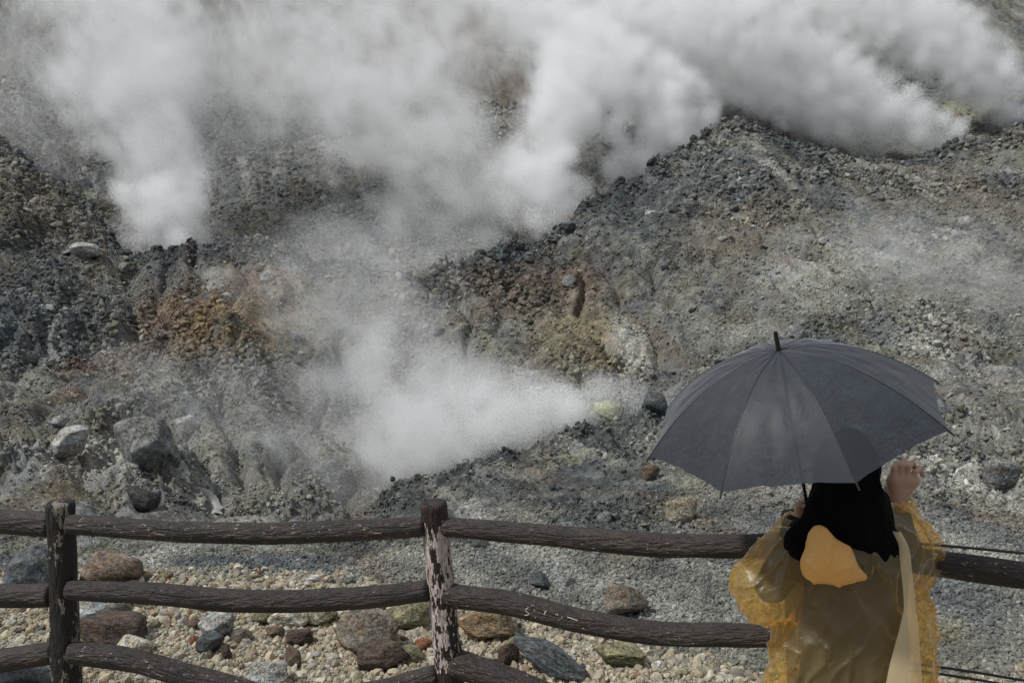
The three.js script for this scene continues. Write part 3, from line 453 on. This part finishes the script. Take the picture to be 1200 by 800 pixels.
{
  const hip = V(0, 0.9, 0), hl = V(-0.09, 0.86, 0), hr = V(0.09, 0.86, 0), kl = V(-0.1, 0.47, -0.02), kr = V(0.1, 0.47, -0.02), al = V(-0.1, 0.08, 0.02), ar = V(0.1, 0.08, 0.02), tl = V(-0.12, 0.035, -0.15), tr = V(0.12, 0.035, -0.15), chest = V(0, 1.16, 0), waist = V(0, 1.0, 0);
  const limbs = [bone(hip, waist, 0.15, 0.125, 0.72), bone(waist, chest, 0.125, 0.145, 0.7), bone(shL, shR, 0.07, 0.07), bone(chest, neck, 0.13, 0.06, 0.75), bone(neck, headC, 0.055, 0.055), bone(shL, elL.clone().add(V(0.02, 0.01, 0)), 0.046, 0.036), bone(elL.clone().add(V(0.02, 0.01, 0)), wrL, 0.036, 0.025), bone(shR, elR, 0.046, 0.036), bone(elR, wrR, 0.036, 0.026), bone(hl, kl, 0.085, 0.055), bone(hr, kr, 0.085, 0.055), bone(kl, al, 0.055, 0.036), bone(kr, ar, 0.055, 0.036), bone(al, tl, 0.04, 0.03), bone(ar, tr, 0.04, 0.03)];
  const body = fieldMesh(join(limbs, 0.05), [-0.45, -0.01, -0.3], [0.45, 1.5, 0.25], 0.012);
  const H = (x, y, z) => headC.clone().add(V(x, y, z));
  const headF = join([ball(H(0, 0.01, 0.0), 0.074, 0.108, 0.092), ball(H(0, -0.06, -0.035), 0.052, 0.05, 0.055), bone(H(0, 0.01, -0.09), H(0, -0.022, -0.108), 0.009, 0.015), bone(H(-0.03, 0.03, -0.085), H(0.03, 0.03, -0.085), 0.012, 0.012), ball(H(0, -0.055, -0.088), 0.024, 0.012, 0.012), ball(H(0, -0.092, -0.07), 0.02, 0.016, 0.02), ball(H(-0.076, 0, 0.005), 0.01, 0.03, 0.018), ball(H(0.076, 0, 0.005), 0.01, 0.03, 0.018)], 0.018);
  const eyeL = ball(H(-0.03, 0.008, -0.096), 0.016, 0.01, 0.012), eyeR = ball(H(0.03, 0.008, -0.096), 0.016, 0.01, 0.012);
  const head = fieldMesh((x, y, z) => Math.max(headF(x, y, z), -eyeL(x, y, z), -eyeR(x, y, z)), [headC.x - 0.12, headC.y - 0.15, headC.z - 0.15], [headC.x + 0.12, headC.y + 0.15, headC.z + 0.13], 0.006);
  // right hand raised, seen from the back, fingers half curled away from the photographer
  const K = (px, py, d) => P(px, py, d), fingers = [];
  const palm = [bone(wrR, K(1050, 566, 3.035), 0.026, 0.03, 0.7), bone(wrR, K(1064, 567, 3.035), 0.026, 0.03, 0.7), bone(K(1048, 561, 3.035), K(1071, 563, 3.035), 0.022, 0.022, 0.75)];
  const chain = (list, r0, r1) => { const out = []; for (let i = 0; i < list.length - 1; i++) out.push(bone(list[i], list[i + 1], lerp(r0, r1, i / (list.length - 1)), lerp(r0, r1, (i + 1) / (list.length - 1)))); return join(out, 0.004); };
  fingers.push(chain([K(1047, 562, 3.03), K(1048, 549, 3.03), K(1051, 543, 3.05), K(1055, 549, 3.066)], 0.0112, 0.0094), chain([K(1054, 560, 3.03), K(1056, 546, 3.028), K(1060, 540, 3.05), K(1064, 547, 3.066)], 0.0114, 0.0096), chain([K(1061, 560, 3.03), K(1065, 547, 3.028), K(1070, 542, 3.048), K(1074, 550, 3.062)], 0.011, 0.0092), chain([K(1067, 564, 3.03), K(1073, 553, 3.026), K(1079, 550, 3.04), K(1082, 557, 3.05)], 0.0102, 0.0085));
  const thumb = chain([K(1044, 582, 3.04), K(1040, 571, 3.06), K(1044, 560, 3.085)], 0.012, 0.009);
  const handRf = join([join(palm, 0.02), ...fingers, thumb], 0.011), c = K(1060, 562, 3.04), handRg = fieldMesh(handRf, [c.x - 0.1, c.y - 0.12, c.z - 0.11], [c.x + 0.1, c.y + 0.1, c.z + 0.08], 0.0035);
  // left hand closed round the shaft
  const up = axis, side = V(-0.5, 0, 0.86).addScaledVector(up, 0).normalize(); side.addScaledVector(up, -side.dot(up)).normalize(); const fwd = V().crossVectors(up, side);
  const Q = (a, s, f) => handL.clone().addScaledVector(up, a).addScaledVector(side, s).addScaledVector(fwd, f), fist = [bone(wrL, Q(-0.01, 0.012, -0.03), 0.024, 0.024), bone(Q(-0.03, 0.02, -0.022), Q(0.035, 0.02, -0.022), 0.016, 0.016)];
  for (let k = 0; k < 4; k++) { const a = 0.034 - k * 0.0205, r = 0.0095 - 0.0006 * k; fist.push(chain([Q(a, 0.024, -0.02), Q(a, 0.029, 0.008), Q(a - 0.002, 0.008, 0.028), Q(a - 0.003, -0.016, 0.016), Q(a - 0.003, -0.017, -0.004)], r, r * 0.85)); }
  fist.push(chain([Q(-0.012, 0.004, -0.034), Q(0.018, -0.014, -0.022), Q(0.038, -0.02, -0.004)], 0.012, 0.009));
  const handLg = fieldMesh(join(fist, 0.006), [handL.x - 0.12, handL.y - 0.12, handL.z - 0.1], [handL.x + 0.1, handL.y + 0.1, handL.z + 0.1], 0.004);
  mesh('body', mergeGeometries([body, head, handRg, handLg]), skin, person);
  const cloth = new THREE.MeshPhysicalMaterial({ color: new THREE.Color().setRGB(0.02, 0.017, 0.014), roughness: 1, specularIntensity: 0.2 });
  const fold = (x, y, z, k) => k * (n3(x * 9, y * 2.2, z * 9) + 0.5 * n3(x * 21, y * 5, z * 21 + 4));
  const dressF = join([bone(V(0, 0.5, 0), V(0, 0.88, 0), 0.21, 0.178, 0.74), bone(V(0, 0.88, 0), V(0, 1.2, 0), 0.178, 0.17, 0.75), bone(shL, shR, 0.085, 0.085), bone(chest, neck, 0.14, 0.075, 0.75), bone(shL, elL.clone().add(V(0.02, 0.01, 0)), 0.062, 0.046), bone(elL.clone().add(V(0.02, 0.01, 0)), wrL, 0.046, 0.036), bone(shR, elR, 0.062, 0.048), bone(elR, elR.clone().lerp(wrR, 0.8), 0.048, 0.034), bone(kl, al, 0.085, 0.06), bone(kr, ar, 0.085, 0.06)], 0.05);
  mesh('dress', fieldMesh((x, y, z) => dressF(x, y, z) + fold(x, y, z, 0.006), [-0.5, 0.02, -0.35], [0.5, 1.45, 0.32], 0.013, (x, y) => y > 0.06), cloth, person);
  for (const [a, b] of [[al, tl], [ar, tr]]) mesh('shoe', fieldMesh((x, y, z) => Math.max(join([bone(a.clone().setY(0.05), b, 0.05, 0.042), ball(a.clone().setY(0.05), 0.046, 0.06, 0.06)], 0.02)(x, y, z), 0.004 - y), [a.x - 0.1, -0.01, -0.26], [a.x + 0.1, 0.14, 0.12], 0.008), cloth, person);
  // head scarf: close round the head, loose ends on the back
  const scarf = new THREE.MeshPhysicalMaterial({ color: new THREE.Color().setRGB(0.003, 0.003, 0.003), roughness: 1, specularIntensity: 0.2 });
  const S = (px, py, d) => P(px, py, d), scarfF = join([ball(H(0, 0.012, 0.004), 0.094, 0.126, 0.112), bone(H(-0.002, -0.04, 0.01), H(0.0, -0.17, 0.03), 0.098, 0.125), bone(S(1008, 600, 2.87), S(1028, 645, 2.83), 0.1, 0.075), bone(S(1028, 645, 2.83), S(1022, 672, 2.79), 0.07, 0.026), bone(S(970, 605, 2.87), S(937, 636, 2.84), 0.07, 0.045), bone(S(937, 636, 2.84), S(941, 652, 2.82), 0.04, 0.014), bone(H(0, -0.1, -0.05), H(0, -0.24, -0.08), 0.085, 0.11)], 0.05), face = ball(H(0, -0.01, -0.115), 0.062, 0.09, 0.06);
  mesh('head_scarf', fieldMesh((x, y, z) => Math.max(scarfF(x, y, z) + 0.006 * n3(x * 14, y * 6, z * 14) + 0.004 * n3(x * 30, y * 13, z * 30), -face(x, y, z)), [-0.4, 0.95, -0.3], [0.4, 1.75, 0.35], 0.008), scarf, person);
  // rain cape of thin orange plastic
  const film = new THREE.MeshPhysicalMaterial({ color: new THREE.Color().setRGB(1, 0.78, 0.37), roughness: 0.42, transmission: 0.92, thickness: 0, ior: 1.45, side: THREE.DoubleSide });
  const film2 = new THREE.MeshPhysicalMaterial({ color: new THREE.Color().setRGB(1, 0.64, 0.19), roughness: 0.4, transmission: 0.5, thickness: 0, ior: 1.45, side: THREE.DoubleSide });
  const film3 = new THREE.MeshPhysicalMaterial({ color: new THREE.Color().setRGB(1, 0.82, 0.5), roughness: 0.5, transmission: 0.62, thickness: 0, ior: 1.45, side: THREE.DoubleSide });
  const ridge = (a) => 1 - Math.abs(a), crumple = (x, y, z) => { const w = 0.03 * n3(x * 6, y * 6, z * 6); return 0.022 * (ridge(n3((x + w) * 5 + y * 1.6, (y + w) * 1.6, z * 5)) ** 2 - 0.4) + 0.017 * (ridge(n3(x * 9 - y * 5, y * 4 + x * 4, z * 9 + 3)) ** 6 - 0.12) + 0.006 * (ridge(n3(x * 16 + y * 7, y * 8 - x * 6, z * 16)) ** 8 - 0.08); };
  const coatF = join([bone(V(0.0, 0.5, 0), V(0.0, 0.9, 0), 0.31, 0.275, 0.72), bone(V(0, 0.9, 0), V(0, 1.17, 0), 0.265, 0.205, 0.74), bone(shL.clone().add(V(-0.01, -0.03, 0)), shR.clone().add(V(0.01, -0.015, 0)), 0.088, 0.1), bone(shL.clone().add(V(-0.03, -0.045, 0)), elL, 0.092, 0.104), bone(elL, wrL.clone().add(V(-0.015, -0.015, 0)), 0.095, 0.055), bone(shR, elR, 0.105, 0.104), bone(elR, wrR, 0.092, 0.045)], 0.045);
  const cut = (x, y, z) => y > 0.52 && !(y > neck.y - 0.03 && Math.hypot(x - neck.x, (z - neck.z) * 1.1) < 0.13) && Math.hypot(x - wrR.x, y - wrR.y, z - wrR.z) > 0.036 && Math.hypot(x - wrL.x, y - wrL.y, z - wrL.z) > 0.05 && !(y > wrR.y + 0.01 && Math.hypot(x - wrR.x, z - wrR.z) < 0.09);
  mesh('rain_cape', planarUv(fieldMesh((x, y, z) => coatF(x, y, z) - crumple(x, y, z), [-0.48, 0.45, -0.42], [0.5, 1.5, 0.42], 0.0075, cut)), film, person);
  // hood hanging on the back
  const hc = S(975, 652, 2.7), hoodF = join([bone(S(960, 628, 2.72), S(962, 660, 2.7), 0.034, 0.058, 0.7), bone(S(962, 662, 2.7), S(985, 666, 2.69), 0.058, 0.05, 0.7), bone(S(985, 666, 2.69), S(1012, 676, 2.72), 0.046, 0.014, 0.7), bone(S(966, 640, 2.71), S(985, 650, 2.71), 0.04, 0.04, 0.7)], 0.03);
  const pleat = (x, y, z) => 0.007 * (ridge(n3(x * 9 + y * 7, y * 5 - x * 8, z * 5)) ** 5 - 0.15) + 0.004 * (ridge(n3(x * 17 - y * 12, y * 10 + x * 12, z * 9)) ** 7 - 0.1);
  mesh('hood', fieldMesh((x, y, z) => hoodF(x, y, z) - pleat(x, y, z) * (0.4 + 1.1 * smoothstep(z - hc.z, -0.005, 0.03)), [hc.x - 0.2, hc.y - 0.18, hc.z - 0.14], [hc.x + 0.2, hc.y + 0.18, hc.z + 0.14], 0.0055), film2, person);
  // pale doubled edge of the cape down the right side
  const strip = (pts, widths, n) => { const curve = new THREE.CatmullRomCurve3(pts), pos = [], idx = [], M = 6; for (let i = 0; i <= n; i++) { const t = i / n, c = curve.getPoint(t), k = t * (widths.length - 1), a = Math.min(Math.floor(k), widths.length - 2), w = lerp(widths[a], widths[a + 1], k - a); for (let m = 0; m <= M; m++) { const s = (m / M - 0.5) * w; pos.push(c.x + s, c.y + 0.02 * s * n2(i * 0.1, 2), c.z + 0.012 * Math.sin(m / M * Math.PI) + 0.25 * w * 0.2 * n2(m * 0.5 + 4, i * 0.05)); } } for (let i = 0; i < n; i++) for (let m = 0; m < M; m++) { const a = i * (M + 1) + m; idx.push(a, a + M + 1, a + 1, a + 1, a + M + 1, a + M + 2); } const g = new THREE.BufferGeometry(); g.setAttribute('position', new THREE.Float32BufferAttribute(pos, 3)); g.setIndex(idx); g.computeVertexNormals(); return g; };
  mesh('cape_edge', strip([S(1051, 622, 2.775), S(1059, 640, 2.765), S(1063, 670, 2.75), S(1066, 700, 2.73), S(1066, 730, 2.7), S(1062, 775, 2.67), S(1058, 830, 2.65), S(1056, 880, 2.63)], [0.026, 0.036, 0.037, 0.04, 0.085, 0.135, 0.16], 60), film3, person).userData.label = 'pale doubled plastic edge of the cape';
}
// umbrella
const umbrella = group('umbrella'); umbrella.position.copy(grip); tag(umbrella, 'dark grey translucent umbrella with eight ribs held over the person', 'umbrella');
{
  const a = V().crossVectors(axis, V(0, 0, 1)).normalize(), b = V().crossVectors(axis, a), L = (p) => p.sub(grip), top = apex.clone().sub(grip), ph0 = 3.14976;
  const rim = (phi, t, sag = 0) => { const r = RIM * t, h = RISE * Math.pow(t, 2.05); return top.clone().addScaledVector(a, Math.cos(phi) * r).addScaledVector(b, Math.sin(phi) * r).addScaledVector(axis, -h - sag); };
  const fabric = new THREE.MeshPhysicalMaterial({ color: new THREE.Color().setRGB(0.115, 0.13, 0.158), roughness: 0.5, specularIntensity: 0.5, transmission: 0.78, thickness: 0, ior: 1.4, side: THREE.DoubleSide });
  const metal = new THREE.MeshStandardMaterial({ color: new THREE.Color().setRGB(0.01, 0.01, 0.011), roughness: 0.4 });
  for (let k = 0; k < 8; k++) {
    const f0 = ph0 + k * Math.PI / 4, NT = 22, NP = 16, pos = [], idx = [];
    for (let i = 0; i <= NT; i++) for (let j = 0; j <= NP; j++) {
      const t = i / NT, u = j / NP, da = (u - 0.5) * Math.PI / 4, phi = f0 + u * Math.PI / 4, chord = Math.cos(Math.PI / 8) / Math.cos(da), m = 4 * u * (1 - u), edge = 1 - 0.035 * m * smoothstep(t, 0.7, 1);
      const q = rim(phi, 1, 0).sub(top), ring = rim(phi, t * lerp(1, chord, 0.85) * edge, 0); ring.addScaledVector(axis, -RISE * (Math.pow(t, 2.05) - Math.pow(t * lerp(1, chord, 0.85) * edge, 2.05)) * 0.9 + 0.0035 * m * n2(u * 3 + k * 5, t * 4) + 0.004 * m * t * n2(u * 9 + k, t * 1.5)); pos.push(ring.x, ring.y, ring.z);
    }
    for (let i = 0; i < NT; i++) for (let j = 0; j < NP; j++) { const o = i * (NP + 1) + j; idx.push(o, o + NP + 1, o + 1, o + 1, o + NP + 1, o + NP + 2); }
    const g = new THREE.BufferGeometry(); g.setAttribute('position', new THREE.Float32BufferAttribute(pos, 3)); g.setIndex(idx); g.computeVertexNormals(); mesh('canopy_panel', g, fabric, umbrella);
  }
  for (let k = 0; k < 8; k++) {
    const phi = ph0 + k * Math.PI / 4, pts = []; for (let i = 0; i <= 12; i++) pts.push(rim(phi, i / 12 * 1.005, 0.0008));
    const rb = mesh('rib', new THREE.TubeGeometry(new THREE.CatmullRomCurve3(pts), 40, 0.0022, 6), metal, umbrella);
    const tip = rim(phi, 1.0, 0.002), dir = rim(phi, 1, 0).sub(rim(phi, 0.95, 0)).normalize(), q = new THREE.Mesh(new THREE.CylinderGeometry(0.0028, 0.0036, 0.026, 8).translate(0, 0.009, 0), metal); q.name = 'rib_tip'; q.position.copy(tip); q.quaternion.setFromUnitVectors(V(0, 1, 0), dir); q.castShadow = true; rb.add(q);
    const s0 = top.clone().addScaledVector(axis, -0.3), s1 = rim(phi, 0.5, 0.008); mesh('stretcher', new THREE.TubeGeometry(new THREE.LineCurve3(s0, s1), 4, 0.0018, 6), metal, umbrella);
  }
  const rod = (name, p, q, r0, r1) => { const d = q.clone().sub(p), g = new THREE.CylinderGeometry(r1, r0, d.length(), 16), m = mesh(name, g, metal, umbrella); m.position.copy(p).addScaledVector(d, 0.5); m.quaternion.setFromUnitVectors(V(0, 1, 0), d.normalize()); return m; };
  rod('shaft', top.clone().addScaledVector(axis, -0.66), top.clone().addScaledVector(axis, 0.01), 0.0062, 0.0055);
  rod('runner', top.clone().addScaledVector(axis, -0.33), top.clone().addScaledVector(axis, -0.29), 0.012, 0.012);
  rod('handle', top.clone().addScaledVector(axis, -0.74), top.clone().addScaledVector(axis, -0.655), 0.0125, 0.011);
  rod('finial', top.clone().addScaledVector(axis, 0.004), top.clone().addScaledVector(axis, 0.07), 0.0085, 0.0068);
  const white = new THREE.MeshStandardMaterial({ color: new THREE.Color().setRGB(0.5, 0.5, 0.5), roughness: 0.6 }), q = rim(ph0 + 5.55 * Math.PI / 4, 0.97, -0.01);
  mesh('tie_loop', new THREE.TubeGeometry(new THREE.CatmullRomCurve3([q.clone(), q.clone().add(V(-0.004, 0.03, 0)), q.clone().add(V(0.018, 0.042, 0)), q.clone().add(V(0.036, 0.03, 0)), q.clone().add(V(0.044, 0.008, 0))]), 24, 0.0022, 6), white, umbrella).userData.label = 'small pale loop of cord at the rim';
}
// ------------------------------------------------------------------ steam: clouds of tiny droplets, as thick or thin as the plume is
// A plume is a field of droplet density (optical depth per metre), filled cell by cell with droplets of the nearest density.
function dropletCell(cell, density, side, seed) { // soft-edged cell: neighbours blend into each other
  const N = Math.max(60, Math.round(density * cell ** 3 / (side * side * 0.433 / 2))), r = rng(seed), pos = new Float32Array(N * 9), q = new THREE.Quaternion(), c = V(), e = V(), soft = () => (r() - 0.5 + (r() - 0.5) * 0.6) * cell;
  for (let i = 0; i < N; i++) {
    c.set(soft(), soft(), soft()); q.set(gauss(r), gauss(r), gauss(r), gauss(r)).normalize();
    for (let k = 0; k < 3; k++) { e.set(Math.cos(k * 2.0944), Math.sin(k * 2.0944), 0).multiplyScalar(side * 0.577).applyQuaternion(q).add(c); pos.set([e.x, e.y, e.z], i * 9 + k * 3); }
  }
  const g = new THREE.BufferGeometry(); g.setAttribute('position', new THREE.BufferAttribute(pos, 3)); return g;
}
const steamMat = new THREE.MeshPhysicalMaterial({ color: new THREE.Color().setRGB(0.98, 0.98, 0.98), roughness: 1, specularIntensity: 0, transmission: 0.5, thickness: 0, side: THREE.DoubleSide });
const turns = []; for (const a of [0, 1, 2, 3]) for (const b of [0, 1, 2, 3]) turns.push(new THREE.Quaternion().setFromEuler(new THREE.Euler(a * Math.PI / 2, b * Math.PI / 2, 0)), new THREE.Quaternion().setFromEuler(new THREE.Euler(0, b * Math.PI / 2, a * Math.PI / 2)));
const LEVELS = [0.02, 0.04, 0.08, 0.15, 0.28, 0.52, 0.95, 1.7];
const FAR = { cell: 0.65, geo: LEVELS.map((l, k) => dropletCell(0.65, l, [0.0058, 0.0062, 0.0068, 0.0076, 0.009, 0.0115, 0.0155, 0.021][k], 600 + k)) };
const NEAR = { cell: 0.4, geo: LEVELS.map((l, k) => dropletCell(0.4, l, [0.0025, 0.0028, 0.0031, 0.0035, 0.0041, 0.0051, 0.0068, 0.0095][k], 700 + k)) };
const HAZE = { cell: 1.8, geo: LEVELS.map((l, k) => dropletCell(1.8, Math.min(l, 0.12), 0.0085, 800 + k)) };
const LATTICE = new THREE.Quaternion().setFromEuler(new THREE.Euler(0.45, 0.6, 0.3)), LATTICE_BACK = LATTICE.clone().invert(); // cells lie askew to every axis of the place
const plumes = [];
// path: [photograph column, row, distance, radius in metres, density]
function plume(label, scale, path, opt = {}) { plumes.push({ label, scale, P: path.map(([px, py, d, rad, w]) => ({ p: place(px, py, d), rad, w })), rough: 0.75, soft: 0.8, wisp: 0.45, seed: plumes.length * 13.7 + 3, cells: LEVELS.map(() => []), ...opt }); }
plume('white steam rising from a vent behind the rounded crest', FAR, [[212, 300, 30, 0.9, 1.3], [198, 262, 31, 1.35, 0.9], [182, 190, 33, 1.9, 0.45], [150, 100, 35, 2.8, 0.28], [130, 0, 37, 3.6, 0.2], [130, -80, 39, 4, 0.2]], { soft: 0.6 });
plume('broad grey steam drifting above the gully between the two hills', FAR, [[580, 235, 34, 1.5, 0.14], [520, 180, 37, 2.8, 0.16], [450, 125, 40, 3.6, 0.17], [380, 70, 43, 4.0, 0.11], [300, 30, 44, 4.2, 0.07], [520, 20, 44, 3.8, 0.13], [600, -40, 46, 4.2, 0.2]], { rough: 1.0, wisp: 0.6 });
plume('thick bright steam swelling out of the notch in the crest', FAR, [[650, 266, 32.5, 0.9, 1.2], [640, 215, 34, 1.6, 1.0], [600, 235, 34.5, 1.3, 0.4], [640, 160, 36, 1.9, 0.6], [690, 110, 38, 2.3, 0.8], [670, 60, 39, 2.1, 0.6]], { soft: 0.35 });
plume('rounded billows of steam behind the dark stony shoulder', FAR, [[740, 200, 37.5, 1.4, 0.8], [800, 150, 39, 1.6, 0.9], [770, 105, 40, 1.8, 0.8], [720, 80, 41, 2.1, 0.6], [640, 20, 43, 3.0, 0.35]], { soft: 0.3 });
plume('wide bank of white steam pouring off the upper ridge', FAR, [[1135, 162, 41.5, 0.5, 1.3], [1060, 145, 42, 1.4, 1.1], [970, 110, 43, 2.5, 0.8], [890, 60, 44, 3.4, 0.6], [800, 10, 45, 4.0, 0.5], [700, -30, 46, 4.0, 0.4]], { soft: 0.4 });
plume('white steam column above the yellow sulphur patch', FAR, [[1192, 128, 45.5, 0.9, 1.0], [1160, 95, 46, 1.7, 0.9], [1100, 45, 47, 2.4, 0.7], [1020, 0, 48, 2.8, 0.5], [960, -40, 49, 3.0, 0.4]], { soft: 0.35 });
plume('pale steam haze hanging before the far crater wall', HAZE, [[-120, 100, 42, 5, 0.05], [100, 110, 42, 5, 0.055], [300, 120, 42, 5, 0.055], [450, 40, 46, 5.5, 0.04]], { rough: 0.5, wisp: 0.5, soft: 1 });
plume('thin veil of steam over the rust-stained hollow', FAR, [[320, 330, 24, 1.8, 0.06], [430, 310, 25, 2.4, 0.07], [540, 265, 29, 2.2, 0.08]], { rough: 0.7, wisp: 0.6 });
plume('steam drifting up from a vent behind the dark mound', NEAR, [[778, 458, 15, 0.22, 0.8], [700, 476, 15.2, 0.5, 1.0], [620, 505, 15.8, 1.15, 0.9], [530, 525, 16.2, 1.5, 0.65], [450, 560, 14.6, 0.9, 0.3], [480, 475, 17.4, 1.7, 0.34], [440, 410, 19, 1.9, 0.15], [400, 350, 21, 2.0, 0.06]], { rough: 0.8, soft: 0.7 });
plume('thin veil of steam over the boulders by the trickle', NEAR, [[160, 450, 15, 0.9, 0.06], [270, 490, 14.2, 1.0, 0.11], [350, 520, 14.2, 0.9, 0.12], [420, 560, 13.6, 0.7, 0.12]], { rough: 0.7, wisp: 0.6 });
plume('thin wisp of steam drifting over the pale hillside beyond the umbrella', NEAR, [[1000, 270, 23, 0.9, 0.07], [1070, 310, 20, 1.3, 0.11], [1150, 350, 18.5, 1.6, 0.15], [1240, 400, 17, 1.6, 0.2]], { rough: 0.7, wisp: 0.6 });
{
  const r = rng(4242), c = V(), near = new THREE.Line3(), f = V(), m = new THREE.Matrix4(); let total = 0;
  const density = (pl, c) => {
    let best = 0; const sd = pl.seed;
    for (let i = 0; i < pl.P.length - 1; i++) {
      const a = pl.P[i], b = pl.P[i + 1]; near.set(a.p, b.p); const t = clamp(near.closestPointToPointParameter(c, true), 0, 1); near.at(t, f);
      const rad = lerp(a.rad, b.rad, t), q0 = f.distanceTo(c) / rad; if (q0 > 1.9) continue;
      const k = 0.75 / Math.sqrt(rad), wx = c.x + 0.5 * rad * n3(c.x * k * 0.5, c.y * k * 0.5 + sd, c.z * k * 0.5), wy = c.y + 0.4 * rad * n3(c.x * k * 0.5 + 7, c.y * k * 0.5 + sd, c.z * k * 0.5);
      const n = fbm3(wx * k + sd, wy * k, c.z * k, 4, 0.55), q = q0 - pl.rough * n, body = 1 - smoothstep(q, 0.75 - pl.soft * 0.55, 0.75 + pl.soft * 0.5);
      if (body > 0) best = Math.max(best, lerp(a.w, b.w, t) * body * (1 - pl.wisp + pl.wisp * 2 * clamp(0.5 + 0.9 * n, 0, 1)));
    }
    return best;
  };
  for (const scale of [FAR, NEAR, HAZE]) {
    const cells = new Map(), s = scale.cell, own = plumes.filter((p) => p.scale === scale);
    for (const pl of own) for (let i = 0; i < pl.P.length - 1; i++) {
      const a = { p: pl.P[i].p.clone().applyQuaternion(LATTICE_BACK), rad: pl.P[i].rad }, b = { p: pl.P[i + 1].p.clone().applyQuaternion(LATTICE_BACK), rad: pl.P[i + 1].rad }, R = Math.max(a.rad, b.rad) * 1.9;
      for (let x = Math.floor((Math.min(a.p.x, b.p.x) - R) / s); x * s < Math.max(a.p.x, b.p.x) + R; x++) for (let y = Math.floor((Math.min(a.p.y, b.p.y) - R) / s); y * s < Math.max(a.p.y, b.p.y) + R; y++) for (let z = Math.floor((Math.min(a.p.z, b.p.z) - R) / s); z * s < Math.max(a.p.z, b.p.z) + R; z++) cells.set((x + 500) * 1e6 + (y + 500) * 1e3 + (z + 500), [x, y, z]);
    }
    const front = [...cells.values()].map(([x, y, z]) => V((x + 0.5) * s, (y + 0.5) * s, (z + 0.5) * s).applyQuaternion(LATTICE)).sort((a, b) => b.z - a.z), depth = new Map();
    for (const at of front) {
      c.copy(at); const [px, py] = project(c), reach = s * FOCAL / -c.z;
      if (px < -reach - 20 || px > 1220 + reach || py < -reach - 20) continue;
      let sum = 0, top = null, most = 0; for (const pl of own) { const d = density(pl, c); sum += d; if (d > most) { most = d; top = pl; } }
      if (sum < 0.02) continue;
      const bin = Math.round(px / 16) * 1000 + Math.round(py / 16), seen = depth.get(bin) ?? 0; if (seen > 3.6) continue; depth.set(bin, seen + sum * s); // the far side of thick steam, which no light reaches, is left empty
      const g = pick(px, py); if (-c.z > -g.z + 1.6) continue;
      const lv = Math.log(sum / LEVELS[0]) / Math.log(LEVELS[1] / LEVELS[0]) * 1.07, k = clamp(Math.floor(lv + r()), -1, LEVELS.length - 1); if (k < 0) continue;
      c.x += (r() - 0.5) * 0.32 * s; c.y += (r() - 0.5) * 0.32 * s; c.z += (r() - 0.5) * 0.32 * s;
      top.cells[k].push(m.compose(c, turns[Math.floor(r() * turns.length)], V(1, 1, 1)).clone()); total++;
    }
  }
  for (const pl of plumes) {
    const g = group('steam_plume'); tag(g, pl.label, 'steam', null, 'stuff');
    pl.cells.forEach((list, k) => { if (!list.length) return; const im = new THREE.InstancedMesh(pl.scale.geo[k], steamMat, list.length); list.forEach((x, n) => im.setMatrixAt(n, x)); im.name = k < 3 ? 'thin_steam' : 'dense_steam'; im.userData.kind = 'stuff'; im.castShadow = im.receiveShadow = true; g.add(im); });
  }
}
renderer.render(scene, camera);
